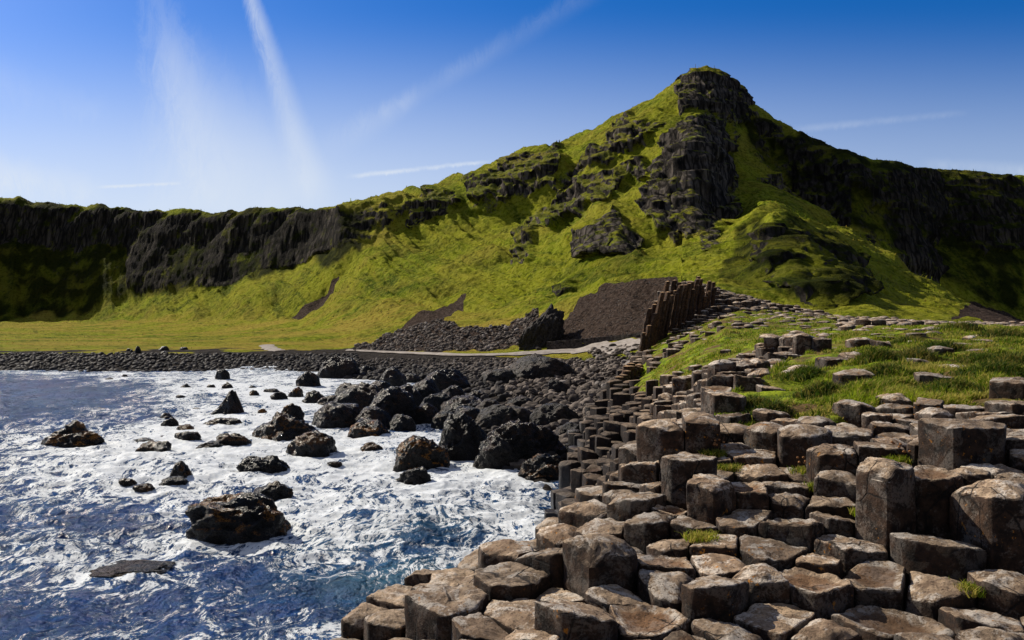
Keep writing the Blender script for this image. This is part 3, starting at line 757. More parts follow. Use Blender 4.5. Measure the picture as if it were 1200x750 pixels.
CF = Field(cpts, UC, DC); CF.Z = blur(CF.Z, 1)
def cz(x, y): return CF.at(x, y)

OUT = [(300,900),(330,760),(375,735),(425,695),(480,690),(522,672),(532,652),(560,640),(612,622),(652,616),(680,598)]
def inside_cw(x, y):
    """plan region paved with columns; near edge from the photo's sea side"""
    x, y = np.asarray(x, float), np.asarray(y, float)
    u = CX + F * x / y
    edge = np.interp(y, [3.0, 5.3, 5.86, 6.05, 6.35, 6.65, 6.95, 7.3, 8.0, 9.0, 11, 14, 17.0, 18.6, 20, 24, 30, 38, 44, 48, 52, 58, 66],
                        [250, 320, 352, 385, 445, 500, 535, 580, 640, 660, 665, 655, 645, 648, 665, 668, 672, 700, 726, 747, 757, 770, 775])
    return u > edge

# hand placed columns: (px, py[, row of the front foot[, radius]])
SEEDS = [
 (398,730),(437,706),(460,724),(472,697),(523,700,740),(532,678),(562,681),(545,657,677),(592,643,672),(647,647,680),(605,673,702),(703,642,688,.29),(640,692),(568,717),(610,717),
 (683,715,748,.3),(745,725),(640,743),(660,628),(622,628),(678,610),(710,618),(715,602,618),(735,620),(697,597),(733,583),(747,582,600),(764,596),(742,568),(750,545,562),(751,523,536),(781,502,540),(819,490,530,.27),
 (804,534,575),(825,517,533),(828,556,0,.28),(832,565,602,.26),(845,585),(830,602),(760,609),(798,608),(772,557),(779,542),(770,568),(863,486),(901,502,522),(940,508,545),(956,496,510),(996,504,520),
 (977,517,535,.3),(981,528,560),(918,525,553),(883,532),(894,553),(875,572,592),(923,569),(923,583),(983,562,580),(974,587),(987,607,0,.33),(925,613,632,.31),(1024,523,545),(1050,523,542),(1038,547,618,.28),(1013,543,600),
 (1003,475,490),(1130,497,538,.34),(1102,524,543),(1117,549,575,.3),(1092,556,628),(1168,552,575),(1157,577,650,.33),(1146,604,660),(1195,622,655),(1147,484),(1183,472,484),(1050,478),(1042,498),(1087,471),
 (1100,634,672,.36),(1046,622),(998,636),(1026,655),(1028,674,0,.3),(1090,686),(1060,702),(1050,730,0,.36),(1156,700,0,.36),(1154,724),(1180,682),(1004,718),
 (783,660,0,.28),(735,657,690),(841,680,720,.28),(788,684,702),(841,658),(845,637),(899,641,0,.33),(926,662,0,.29),(950,680,702,.29),(935,697),(837,722,0,.32),(773,722),(901,722),(952,729),(803,640),(773,633,655),(835,603),(873,607),
 (908,396,412),(925,394,406),(944,394,410),(962,397,410),(1010,399,408,.34),(1030,400,408,.3),(975,420,432),(1003,418,428),(1002,437,450),(1183,446,465,.3),(1200,448,466),(1138,379,390),(860,437,450),(848,440,458),(870,428,440),(888,424,434),(838,455,470),
 (880,443,455),(850,462,480),(1100,470,478),(1165,490,497),(1130,478),(900,483,490),
]
HOLLOW = {(1028,674),(926,662),(950,680),(1156,700),(783,660)}
cells = []   # x, y, z, radius, hollow, seed tuple
for s in SEEDS:
    px, py = s[0], s[1]; foot = s[2] if len(s) > 2 else 0; r = s[3]*.72 if len(s) > 3 else .20
    if foot:
        d = 6.0
        for _ in range(40):
            z0 = float(cz((px-CX)/F*d, d)); d += .5 * (F*(EYE-z0)/(foot-CY) - d)
        dc = d + r * .95; z = EYE + (CY-py)/F*dc
        z = min(z, z0 + .75)
    else:
        d = 6.0
        for _ in range(40):
            z0 = float(cz((px-CX)/F*d, d)); d += .5 * (F*(EYE-z0)/(py-CY) - d)
        dc = d; z = z0
    cells.append([(px-CX)/F*dc, dc, z, r, 1 if (px,py) in HOLLOW else 0, (px,py)])
# drop hand placed cells that collide (keep the earlier one)
keep = []
for c in cells:
    if all((c[0]-k[0])**2 + (c[1]-k[1])**2 > (.72*min(c[3]+k[3], .56))**2 for k in keep): keep.append(c)
n_hand = len(keep)
# fill the rest by dart throwing over a jittered grid
from collections import defaultdict
cellsz = .55; buckets = defaultdict(list)
def bput(i, x, y): buckets[(int(x//cellsz), int(y//cellsz))].append(i)
arr = [list(k) for k in keep]
for i, c in enumerate(arr): bput(i, c[0], c[1])
def ok(x, y, r):
    bx, by = int(x//cellsz), int(y//cellsz)
    for a in (-1,0,1):
        for b in (-1,0,1):
            for i in buckets.get((bx+a, by+b), ()):
                c = arr[i]
                if (c[0]-x)**2 + (c[1]-y)**2 < ((c[3] + r) * .86)**2: return False
    return True
cand = []
for k in range(110000):
    u = rng.uniform(560 if k % 3 else 250, 1300); d = 66 * math.sqrt(rng.uniform((3/66)**2, 1)) if k % 2 else rng.uniform(3, 30)
    cand.append((u, d))
for u, d in cand:
    if d > 24 and u > 1235: continue
    if u > 1420: continue
    x, y = (u-CX)/F*d, d
    r = .165 if d < 9 else .20
    if d > 30: r = .235
    if ok(x, y, r):
        arr.append([x, y, None, r, 0, None]); bput(len(arr)-1, x, y)
A = np.array([[c[0], c[1]] for c in arr]); N = len(arr)
ins = inside_cw(A[:,0], A[:,1])
zz = cz(A[:,0], A[:,1])
# stepped heights: patches of columns broken at the same joint, plus single steps
patch = np.round(fbm(A[:,0]/1.6, A[:,1]/1.6, .4, 2) * 5) * .09
single = rng.choice([-.10,-.05,-.02,0,.03,.06,.13], N, p=[.12,.17,.2,.2,.15,.1,.06])
u_ = CX + F*A[:,0]/A[:,1]
amp = np.interp(A[:,1], [3, 7, 9, 14, 25, 45, 60], [.22, .32, .7, .8, 1.2, .9, .8])
slope_zone = (u_ < 850) & (A[:,1] > 15) & (A[:,1] < 46)
amp = amp + slope_zone * 1.2
for i, c in enumerate(arr):
    if c[2] is None: c[2] = zz[i] + amp[i] * (patch[i] * .6 + single[i])
Z = np.array([c[2] for c in arr])

# Voronoi polygons by clipping
def clip(poly, nx, ny, c):
    out = []; n = len(poly)
    for i in range(n):
        p, q = poly[i], poly[(i+1) % n]
        dp = p[0]*nx + p[1]*ny - c; dq = q[0]*nx + q[1]*ny - c
        if dp <= 0: out.append(p)
        if (dp < 0 < dq) or (dq < 0 < dp):
            t = dp / (dp - dq); out.append((p[0]+(q[0]-p[0])*t, p[1]+(q[1]-p[1])*t))
    return out
R = np.array([c[3] for c in arr])
polys, nbmin = [], np.zeros(N)
for i in range(N):
    if not ins[i]: polys.append(None); continue
    x, y = A[i]; bx, by = int(x//cellsz), int(y//cellsz)
    nb = [j for a in range(-2,3) for b in range(-2,3) for j in buckets.get((bx+a,by+b),()) if j != i]
    rr = .5
    poly = [(rr*math.cos(t*math.pi/6), rr*math.sin(t*math.pi/6)) for t in range(12)]
    touch = []
    nb.sort(key=lambda j: (A[j][0]-x)**2 + (A[j][1]-y)**2)
    for j in nb[:18]:
        dx, dy = A[j][0]-x, A[j][1]-y; L2 = dx*dx + dy*dy
        c = (L2 + (R[i]**2 - R[j]**2) * 1.5) / 2        # larger columns take more room
        n0 = len(poly); p2 = clip(poly, dx, dy, c)
        if p2 != poly: touch.append(j)
        poly = p2
        if len(poly) < 3: break
    polys.append(poly if len(poly) >= 3 else None)
    tz = [Z[j] if ins[j] else -.3 for j in touch] or [Z[i]]
    nbmin[i] = min(tz)
bot = np.minimum(nbmin, Z) - .28
bot = np.where(bot < .3, -.6, bot)

def outline(poly, gap, n, sharp):
    """poly (relative to the cell centre) inset, corners worn round, resampled to n points"""
    P = np.array(poly); c = P.mean(0)
    # merge tiny edges
    q = [P[0]]
    for p in P[1:]:
        if np.hypot(*(p - q[-1])) > .06: q.append(p)
    if len(q) > 3 and np.hypot(*(q[0] - q[-1])) < .06: q.pop()
    P = np.array(q)
    if len(P) < 3: return None
    L = np.hypot(*(P - c).T)[:, None]
    P = c + (P - c) * (1 - gap / np.maximum(L, .05))
    for _ in range(2 if n > 20 else 1):
        Q = np.roll(P, -1, 0); s = np.minimum(sharp, .5 * sharp / np.maximum(np.hypot(*(Q - P).T), .02) * .25)[:, None]
        P = np.stack([P*(1-s) + Q*s, P*s + Q*(1-s)], 1).reshape(-1, 2); sharp = .10
    E = np.hypot(*(np.roll(P, -1, 0) - P).T); cum = np.concatenate([[0], np.cumsum(E)])
    t = np.linspace(0, cum[-1], n, endpoint=False); PP = np.vstack([P, P[:1]])
    return np.stack([np.interp(t, cum, PP[:,0]), np.interp(t, cum, PP[:,1])], 1)

def column_mesh(i, hi):
    x, y, z = A[i][0], A[i][1], Z[i]
    r_ = np.random.default_rng(1000 + i)
    n = 64 if hi == 2 else 36 if hi == 1 else 9
    ol = outline(polys[i], .012 if hi else .018, n, .06 + .07*r_.random())
    if ol is None: return None
    c = ol.mean(0); rad = np.hypot(*(ol - c).T).mean()
    hollow = arr[i][4] or (hi and r_.random() < .12)
    dome = -.055 if hollow else r_.choice([.01,.025,.05,.075], p=[.3,.3,.25,.15])
    dome *= min(rad/.22, 1.4)
    tx, ty = r_.normal(0, .075, 2) if hi else r_.normal(0, .05, 2)
    bev = r_.uniform(.007, .024)
    fr = {2: [1.0,.985,.955,.91,.84,.74,.62,.49,.36,.23,.11], 1: [1.0,.97,.91,.8,.62,.42,.2], 0: [1.0,.9,.5]}[hi]
    V, H = [], []
    hgt = z - bot[i]
    lv = {2: np.concatenate([np.linspace(0, 1, 15)[1:]]), 1: np.linspace(0, 1, 9)[1:], 0: np.array([1.0])}[hi]
    for s in lv[::-1]:                       # sides, bottom up
        zz_ = np.full(n, z - bev*1.2 - s * (hgt - bev*1.2))
        V.append(np.column_stack([ol * (1 + .03*s), zz_])); H.append(np.zeros(n))
    for f in fr:
        ed = np.clip((1 - f) / .075, 0, 1)
        drop = bev * (1 - math.sqrt(max(0, 1 - (1-ed)**2)))
        p = c + (ol - c) * f
        zt = z - drop + dome * (1 - f*f) * (1 if not hollow else 1) + (.02 if hollow else 0) * ed
        V.append(np.column_stack([p, zt + tx*(p[:,0]-c[0]) + ty*(p[:,1]-c[1])])); H.append(np.full(n, 1.0 if hollow and f < .66 else 0.0))
    V.append(np.array([[c[0], c[1], z + dome + (.02 if hollow else 0)]])); H.append(np.array([1.0 if hollow else 0.0]))
    V = np.vstack(V); H = np.concatenate(H)
    if hi:
        wx, wy, wz = V[:,0] + x, V[:,1] + y, V[:,2]
        isside = np.arange(len(V)) < len(lv) * n
        n1 = fbm(wx*4.2, wy*4.2, wz*3.2 + i, 3); n2 = fbm(wx*15, wy*15, wz*15, 3); nr = fbm(wx*7 + i, wy*7, wz*7, 3, .5, True)
        rdir = np.column_stack([V[:,0]-c[0], V[:,1]-c[1]]); rl = np.hypot(*rdir.T)[:, None] + 1e-3; rdir /= rl
        edge = np.clip(rl[:,0] / (rad*.8), 0, 1)
        hor = (.012*n1 + .006*n2) * edge
        # upright joint faces may break back at a horizontal joint
        jz = z - r_.uniform(.12, .5); hor = hor - np.where(isside & (V[:,2] < jz), r_.uniform(-.006, .016), 0)
        V[:, :2] += rdir * hor[:, None]
        V[:, 2] += np.where(isside, 0, .017*n1 + .009*n2 + .009*nr)
        # chipped corners
        if r_.random() < .55:
            a = r_.uniform(0, 6.283); dirv = np.array([math.cos(a), math.sin(a)])
            s = (V[:, :2] - c) @ dirv; cut = np.clip(s - rad*r_.uniform(.45, .8), 0, 1)
            V[:, 2] -= np.where(isside, 0, cut * r_.uniform(.25, .8))
            top_lim = z - bev - cut * .5
    nring = len(lv) + len(fr)
    F4 = []
    idx = np.arange(nring*n).reshape(nring, n)
    a_, b_ = idx[:-1], np.roll(idx[:-1], -1, 1); c_, d_ = np.roll(idx[1:], -1, 1), idx[1:]
    F4 = np.stack([a_, b_, c_, d_], -1).reshape(-1, 4)
    last = idx[-1]; cen = nring*n
    F3 = np.stack([last, np.roll(last, -1), np.full(n, cen)], -1)
    return V, F4, F3, H

# which columns does the viewpoint see, and how large
bv, bf, owner = [], [], []
for i in range(N):
    if polys[i] is None: continue
    k = len(bv); m = len(polys[i])
    bv += [(A[i][0]+p[0]*.97, A[i][1]+p[1]*.97, Z[i]) for p in polys[i]] + [(A[i][0]+p[0]*.97, A[i][1]+p[1]*.97, bot[i]) for p in polys[i]]
    bf.append(list(range(k, k+m))); owner.append(i)
    for j in range(m): bf.append([k+j, k+(j+1)%m, k+m+(j+1)%m, k+m+j]); owner.append(i)
tree = BVHTree.FromPolygons(bv, bf)
cam0 = Vector((0, 0, EYE)); seen = {}
for i in range(N):
    if polys[i] is None or A[i][1] > 30: continue
    px, py = proj(A[i][0], A[i][1], Z[i])
    if not (-30 < px < 1230 and 300 < py < 775): continue
    cnt = 0; samp = [(0,0,0)] + [(p[0]*.75, p[1]*.75, 0) for p in polys[i]] + [(p[0]*.97, p[1]*.97, -.06) for p in polys[i]]
    for q in samp:
        t = Vector((A[i][0]+q[0], A[i][1]+q[1], Z[i]+q[2]+.004)); dr = t - cam0
        qx, qy = proj(*t)
        if not (0 <= qx <= 1200 and qy <= 750): continue
        hit = tree.ray_cast(cam0, dr.normalized(), dr.length + .05)
        if hit[2] is None or owner[hit[2]] == i: cnt += 1
    if cnt >= 2: seen[i] = F * 2 * R[i] / A[i][1] * min(1, .3 + cnt / len(samp))
ranked = sorted(seen, key=lambda i: -seen[i])[:300]
indiv = set(ranked)

# turf: the sheet of soil and grass between and over the columns
TURF = [
 [(742,456),(748,428),(762,402),(790,384),(850,368),(900,360),(985,372),(985,392),(905,402),(890,414),(850,426),(836,446),(812,452),(790,446),(768,458)],
 [(826,497),(846,470),(880,450),(905,430),(932,414),(975,392),(1000,383),(1120,380),(1240,384),(1240,470),(1150,474),(1080,476),(1040,470),(1000,486),(968,492),(940,490),(905,500),(850,505)],
 [(760,497),(800,486),(812,492),(778,506)],
]
cu, cd = np.meshgrid(UC, DC); cX, cY = CF.X, CF.Y
cpy = CY - F * (CF.Z - EYE) / cd
tj = 7 * pn(cX*1.1, cY*1.1, .7); turf = np.zeros_like(cX)
for p in TURF: turf = np.maximum(turf, in_poly(cu + 2*tj, cpy + .7*tj*sstep(30, 8, cd) , p) * 1.0)
turf = blur(turf, 2)
tn = fbm(cX/1.3, cY/1.3, 5.5, 3); tn2 = fbm(cX/.35, cY/.35, 2.5, 3)
gz = CF.Z - .42 + turf * (.40 + .12 * tn + .03 * tn2)
tin = inside_cw(cX - .15, cY)
fm = tin[:-1,:-1] & tin[1:,1:] & tin[1:,:-1] & tin[:-1,1:]
me = make_mesh('causeway_ground', np.stack([cX, cY, gz], -1).reshape(-1, 3), grid_faces(*cX.shape, mask=fm), True, dict(turf=turf))
tag(link('ground', me, M_TURF), None, None, None, 'structure')
CF.T = turf; CF.G = gz
def turf_at(x, y): return CF.at(x, y, CF.T)
def gz_at(x, y): return CF.at(x, y, CF.G)

# sink most columns below the turf where grass covers them
ta = turf_at(A[:,0], A[:,1])
hand = np.array([c[5] is not None for c in arr])

# landmarks for the labels
LAND = {
 (703,642):'tall black-fronted column at the left edge', (1038,547):'tall dark column at the right with reddish left side', (1157,577):'wide upright column at the right border',
 (1100,634):'big round flat-topped column below the tall right ones', (1028,674):'hollow-topped column with brown stain, lower right', (926,662):'farther of the paired hollow columns',
 (950,680):'nearer of the paired hollow columns', (1156,700):'broad hollowed slab at the lower right corner', (841,680):'blocky column with deep black front, bottom middle',
 (783,660):'dished dark column beside the tall left edge block', (683,715):'broad flat column at the bottom left of centre', (592,643):'long domed column overlooking the water',
 (605,673):'five-sided pale column before the long domed one', (523,700):'dark flat column at the lower left waterside', (804,534):'tall narrow dark-sided column in the middle',
 (832,565):'big rounded double column in the middle', (819,490):'tall pale-sided column beside the green ledge', (781,502):'flat-topped column left of the tall pale-sided one',
 (751,523):'stump with orange lichen at the seaward edge', (747,582):'wide pale domed column at the seaward edge', (981,528):'stepped brown column left of the tall right pair',
 (925,613):'dark-undercut slab in the middle of the pavement', (987,607):'large smooth slab with orange lichen', (1130,497):'long dark block standing high at the right',
 (940,508):'tall grey corner column below the turf', (899,641):'large cracked flat slab, centre', (1003,475):'knobbly grey block at the turf edge', (1010,399):'long dark block on the grass plateau',
 (1183,446):'square block at the right edge of the grass', (1092,556):'reddish upright column between two tall right ones', (398,730):'lowest dark column at the bottom left waterline',
 (1050,730):'wide pale lichen slab at the bottom edge',(837,722):'rough brown slab at the bottom middle',(908,396):'leftmost grey block on the plateau',
}
lm = {}
for i in range(n_hand):
    s = arr[i][5]
    if s in LAND and i in indiv: lm[i] = LAND[s]
rel_used = defaultdict(int); labels = {}
ORD = ['nearest','second','third','fourth','fifth','sixth','seventh','eighth','ninth','tenth','eleventh','twelfth','thirteenth','fourteenth','fifteenth','sixteenth','seventeenth','eighteenth','nineteenth','twentieth']
lms = list(lm)
todo = []
for i in ranked:
    if i in lm: labels[i] = (lm[i].replace('column', 'basalt column', 1) if len(lm[i].split()) < 15 else lm[i]); continue
    px, py = proj(A[i][0], A[i][1], Z[i])
    best = min(lms, key=lambda j: math.hypot((A[j][0]-A[i][0]), (A[j][1]-A[i][1])))
    qx, qy = proj(A[best][0], A[best][1], Z[best])
    dx, dy = px - qx, (py - qy) * 2.2
    rel = ('right of' if dx > 0 else 'left of') if abs(dx) > abs(dy) else ('in front of' if dy > 0 else 'behind')
    todo.append((math.hypot(dx, dy), i, best, rel))
for dist, i, best, rel in sorted(todo):
    k = rel_used[(best, rel)]; rel_used[(best, rel)] += 1
    labels[i] = f"{ORD[min(k, 19)]} column {rel} the {lm[best]}"

# far columns: one mesh
SV, SF4, SF3, SH = [], [], [], []; off = 0
turf_keep = rng.random(N)
for i in range(N):
    if polys[i] is None: continue
    if not hand[i]:
        if ta[i] > .5:
            far = A[i][1] > 40
            if turf_keep[i] < (.93 if not far else .68):
                if i in indiv: indiv.discard(i)
                continue
            Z[i] = float(gz_at(*A[i])) + (rng.uniform(-.01, .09) if not slope_zone[i] else rng.uniform(.0, .22)); bot[i] = Z[i] - .6
        else:
            pass
for i in range(N):
    if polys[i] is None or i in indiv: continue
    if not hand[i] and ta[i] > .5 and turf_keep[i] < (.93 if A[i][1] <= 40 else .68): continue
    r = column_mesh(i, 1 if A[i][1] < 20 and i in seen else 0)
    if r is None: continue
    V, F4, F3, H = r
    V = V.copy(); V[:, 0] += A[i][0]; V[:, 1] += A[i][1]
    SV.append(V); SF4.append(F4 + off); SF3.append(F3 + off); SH.append(H); off += len(V)
me = make_mesh('column_pavement', np.vstack(SV), [np.vstack(SF4), np.vstack(SF3)], True, dict(hollow=np.concatenate(SH)))
try: me.set_sharp_from_angle(angle=math.radians(42))
except Exception: pass
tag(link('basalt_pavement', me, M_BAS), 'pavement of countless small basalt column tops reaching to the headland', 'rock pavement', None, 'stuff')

for i in ranked:
    if i not in indiv: continue
    hi = 2 if seen[i] > 34 else 1
    r = column_mesh(i, hi)
    if r is None: continue
    V, F4, F3, H = r
    V = V.copy(); V[:, 2] -= bot[i]
    me = make_mesh('basalt_column', V, [F4, F3], True, dict(hollow=H))
    try: me.set_sharp_from_angle(angle=math.radians(48))
    except Exception: pass
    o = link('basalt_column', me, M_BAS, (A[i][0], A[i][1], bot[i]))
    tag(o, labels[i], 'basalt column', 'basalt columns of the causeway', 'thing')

# ------------------------------------------------------------------ tall organ-pipe columns and small cliff
def pipe(x, y, zb, zt, rad, lean, seed, name, label, group):
    r_ = np.random.default_rng(seed); n = 12; k = int(r_.integers(5, 7)); a0 = r_.uniform(0, 6.28)
    an = np.linspace(0, 2*math.pi, n, endpoint=False)
    prof = math.cos(math.pi/k) / np.cos((an + a0) % (2*math.pi/k) - math.pi/k)
    nr = 14; V = []
    h = zt - zb
    for j in range(nr):
        t = j/(nr-1); rr = rad * (1 + .05*math.sin(j*2.1+seed)) * (1.0 if j < nr-1 else .9)
        V.append(np.column_stack([prof*rr*np.cos(an) + lean*t*h + .02*r_.normal(), prof*rr*np.sin(an) + .02*r_.normal() + .10*t*h, np.full(n, t*h)]))
    V.append(np.array([[V[-1][:,0].mean(), V[-1][:,1].mean(), h + .04]])); V = np.vstack(V)
    idx = np.arange(nr*n).reshape(nr, n)
    F4 = np.stack([idx[:-1], np.roll(idx[:-1], -1, 1), np.roll(idx[1:], -1, 1), idx[1:]], -1).reshape(-1, 4)
    F3 = np.stack([idx[-1], np.roll(idx[-1], -1), np.full(n, nr*n)], -1)
    me = make_mesh(name, V, [F4, F3], True, dict(hollow=np.zeros(len(V))))
    try: me.set_sharp_from_angle(angle=math.radians(35))
    except Exception: pass
    return tag(link(name, me, M_PIPE, (x, y, zb)), label, 'basalt column', group, 'thing')

base_line = np.array([(749,413,47.5),(768,401,49),(787,391,50.5),(808,382,52),(830,374,54)]); 
k = 0; NP = 17
for row in range(3):
    for j in range(NP):
        if row == 2 and j % 2: continue
        t = (j + .5*(row % 2) + rng.uniform(-.2,.2)) / (NP - 1)
        s = np.clip(t, 0, 1) * 4
        px, py, d = [np.interp(s, range(5), base_line[:, c]) for c in range(3)]
        d = d + row * .75 + rng.uniform(-.15, .15); x = (px-CX)/F*d
        zb = EYE + (CY-py)/F*d - .5
        topy = np.interp(px, [749,758,763,780,797,810,830], [372,354,345,335,328,329,334])
        zt = EYE + (CY-topy)/F*(d+.6) + rng.uniform(-1.0, .15) + (.25*row if px < 800 else .1*row)
        side = 'left' if t < .33 else 'middle' if t < .66 else 'right'
        rown = ['front','second','back'][row]
        pipe(x, d, zb, zt, .17 + .05*rng.random(), .19, 5000+k, 'tall_basalt_column', f'tall slender basalt column standing in the {rown} row of the organ-pipe cliff, {side} third', f'organ-pipe columns, {rown} row, {side} third'); k += 1
for j in range(14):
    t = (j % 7) / 6; row = j // 7
    d = 38.5 + 3.5*t + row*.55 ; px = 724 + 23*t + rng.uniform(-1,1); x = (px-CX)/F*d
    zt = EYE + (CY - np.interp(t, [0,.4,1], [441,427,427]))/F*d + rng.uniform(-.25,.05)
    zb = EYE + (CY - 466 + 8*t)/F*d
    pipe(x, d, zb - .2, zt, .26, .10, 5200+j, 'tall_basalt_column', f'short upright basalt column in the {"front" if row == 0 else "rear"} row of the small cliff above the cobbles', f'small cliff columns, {"front" if row == 0 else "rear"} row')

# ------------------------------------------------------------------ rock outcrop, wall, path
v, f = rock_shape(5, 77, .25, .22, 9)
px, d = 638, 92.0
e = v.max(0) - v.min(0); v = v / e * np.array([5.0, 4.5, 9.0]); v[:, 0] += .30 * v[:, 2]
fl = fbm((v[:,0]-.3*v[:,2])*1.6, v[:,1]*1.6, v[:,2]*.15, 3, .5, True); v[:, :2] *= (1 + .13*fl)[:, None]
me = make_mesh('rock_outcrop', v, f, True, dict(weed=np.zeros(len(v)), dry=np.full(len(v), .9)))
x = (px-CX)/F*d
tag(link('rock_outcrop', me, M_SEA_ROCK, (x - .6, d + 1.5, float(terrain_z(x, d)) + .6)), 'dark leaning rock outcrop between the two scree slopes beside the path', 'rock outcrop', None, 'thing')

# stone wall of courses of rough blocks along the foot of the scree
wv, wf = [], []; off = 0
wl = np.array([(641,409,87.5),(665,407.5,86),(690,405.5,84.5),(720,402.5,82.5),(756,399,79.5)])
cubev = np.array([(-1,-1,-1),(1,-1,-1),(1,1,-1),(-1,1,-1),(-1,-1,1),(1,-1,1),(1,1,1),(-1,1,1)], float) / 2
cubef = np.array([(0,3,2,1),(4,5,6,7),(0,1,5,4),(1,2,6,5),(2,3,7,6),(3,0,4,7)], dtype=np.int32)
tt = np.linspace(0, 4, 60)
W = np.stack([np.interp(tt, range(5), wl[:, c]) for c in range(3)], 1)
wx, wy = (W[:,0]-CX)/F*W[:,2], W[:,2]
seg = np.concatenate([[0], np.cumsum(np.hypot(np.diff(wx), np.diff(wy)))])
for c_ in range(5):
    s = rng.uniform(0, .2)
    while s < seg[-1]:
        L = rng.uniform(.3, .6); m_ = s + L/2
        x, y = np.interp(m_, seg, wx), np.interp(m_, seg, wy); x2, y2 = np.interp(m_+.1, seg, wx), np.interp(m_+.1, seg, wy)
        pyw = np.interp(m_, seg, W[:,1])
        a = math.atan2(y2-y, x2-x); z = EYE + (CY - pyw)/F*y - .25 + c_*.235
        q = cubev * np.array([L*.97, .5 + rng.uniform(-.05,.05), .225]) + rng.uniform(-.025, .025, (8,3))
        q = np.column_stack([q[:,0]*math.cos(a)-q[:,1]*math.sin(a)+x, q[:,0]*math.sin(a)+q[:,1]*math.cos(a)+y, q[:,2]+z])
        wv.append(q); wf.append(cubef + off); off += 8; s += L
wv = np.vstack(wv); o0 = np.array([wx[0], wy[0], wv[:,2].min()])
me = make_mesh('stone_wall', wv - o0, np.vstack(wf), False)
tag(link('stone_wall', me, M_WALL, tuple(o0)), 'low dark stone retaining wall below the fan of brown scree', 'wall', None, 'thing')

def ribbon(name, line, mat, width, lift=.1):
    line = np.array(line, float); tt = np.linspace(0, len(line)-1, 140)
    px, py, w = [np.interp(tt, range(len(line)), line[:, c]) for c in range(3)]
    cs = []
    for a, b in zip(px, py):
        d = 80.0
        for _ in range(40):
            z = float(TF.at((a-CX)/F*d, d, macro)); d += .4 * (F*(EYE-z)/(b-CY) - d)
        cs.append(((a-CX)/F*d, d))
    cs = np.array(cs); cs = np.stack([np.convolve(np.pad(cs[:,k], 4, mode='edge'), np.ones(9)/9, 'valid') for k in (0,1)], 1)
    tg = np.gradient(cs, axis=0); nn = np.stack([-tg[:,1], tg[:,0]], 1); nn /= np.linalg.norm(nn, axis=1)[:, None] + 1e-6
    V = []
    for s in np.linspace(-1, 1, 7):
        p = cs + nn * (s * w[:, None] * .5) * (1 + .15*np.sin(tt*9 + s)[:, None])
        V.append(np.column_stack([p, terrain_z(p[:,0], p[:,1]) + lift - .12*abs(s)**3]))
    V = np.stack(V, 1); 
    me = make_mesh(name, V.reshape(-1, 3), grid_faces(V.shape[0], V.shape[1]), True)
    return tag(link(name, me, mat), None, None, None, 'structure')
ribbon('path', [(775,402,5.5),(740,406,5.5),(700,409,4.2),(660,412,3.2),(620,415,2.6),(580,416.5,2.2),(540,417,2.0),(500,415,1.8),(470,414,1.7),(435,412.5,1.5),(405,411,1.2)], M_PATH, 2, .22)
ribbon('footpath', [(312,404.5,2.2),(316,408,2.2),(322,410,2.4),(330,411.5,2.0)], M_PATH, 2, .1)

# ------------------------------------------------------------------ cobbles: 300 as things, the rest one mass
protos = [rock_shape(2, 900+i, 0, .25, 9, .0) for i in range(12)]
cob = []
def toss(n, u0, u1, d0, d1, s0, s1, cond, dark):
    for _ in range(n):
        u = rng.uniform(u0, u1); d = math.sqrt(rng.uniform(d0*d0, d1*d1))
        x, y = (u-CX)/F*d, d
        z = float(terrain_z(x, y))
        if z < -.15: continue
        py = CY - F*(z-EYE)/d
        if not cond(u, py, d, z): continue
        s = s0 + (s1-s0) * rng.random()**2.2
        cob.append((x, y, z, s, dark(u, py, d, z), int(rng.integers(12)), rng.uniform(0, 6.28), F*s/d))
dk = lambda u, py, d, z: float(np.clip((1.25 if u < 590 else .8) - z*1.3 + rng.normal(0,.18), 0, 1)) if u < 700 else float(np.clip(.7 - z*.5 + rng.normal(0,.15), 0, 1))
toss(5200, 380, 770, 24, 78, .22, .85, lambda u,py,d,z: py > 424 - (0 if u < 690 else 18) and not inside_cw((u-CX)/F*d - .8, d), dk)
toss(2200, 395, 690, 66, 92, .15, .55, lambda u,py,d,z: py > 421, dk)
toss(4200, -40, 420, 78, 99, .15, .7, lambda u,py,d,z: py > 415 and z < 1.35, lambda u,py,d,z: .9 + .1*rng.random())
scr = lambda u, py, d, z: .25*rng.random()
toss(8000, 395, 640, 84, 122, .12, .7, lambda u,py,d,z: TF.at((u-CX)/F*d, d, scree) > .55 and py < 412, scr)
toss(2600, 640, 800, 80, 112, .08, .24, lambda u,py,d,z: TF.at((u-CX)/F*d, d, scree) > .55 and py < 400, lambda u,py,d,z: .45*rng.random())
cob.sort(key=lambda c: -c[7])
inview = [c for c in cob if 0 < CX + F*c[0]/c[1] < 1200 and CY - F*(c[2]-EYE)/c[1] < 640]
big = inview[:300]; bigset = set(map(id, big))
pm = []
for v, f in protos:
    for lvl in range(3):
        me = make_mesh('cobble', v*np.array([1,.85,.68]), f, True, dict(dark=np.full(len(v), lvl*.45))); me.materials.append(M_COB); pm.append(me)
zones = [(lambda u, d: u > 690, 'loose boulder among the cobbles at the foot of the causeway columns', 'cobbles at the foot of the columns'),
         (lambda u, d: u > 610 and d > 45, 'loose grey boulder on the cobble bank below the gravel path', 'cobbles below the path'),
         (lambda u, d: u > 540 and d <= 45, 'loose dark cobble near the glossy slab at the inlet', 'cobbles near the inlet'),
         (lambda u, d: u > 380 and d < 80, 'loose dark cobble around the black boulder pile', 'cobbles around the boulder pile'),
         (lambda u, d: u > 380, 'loose brown stone fallen at the foot of the green slope', 'stones at the foot of the slope'),
         (lambda u, d: True, 'loose dark stone on the far left beach', 'stones on the far beach')]
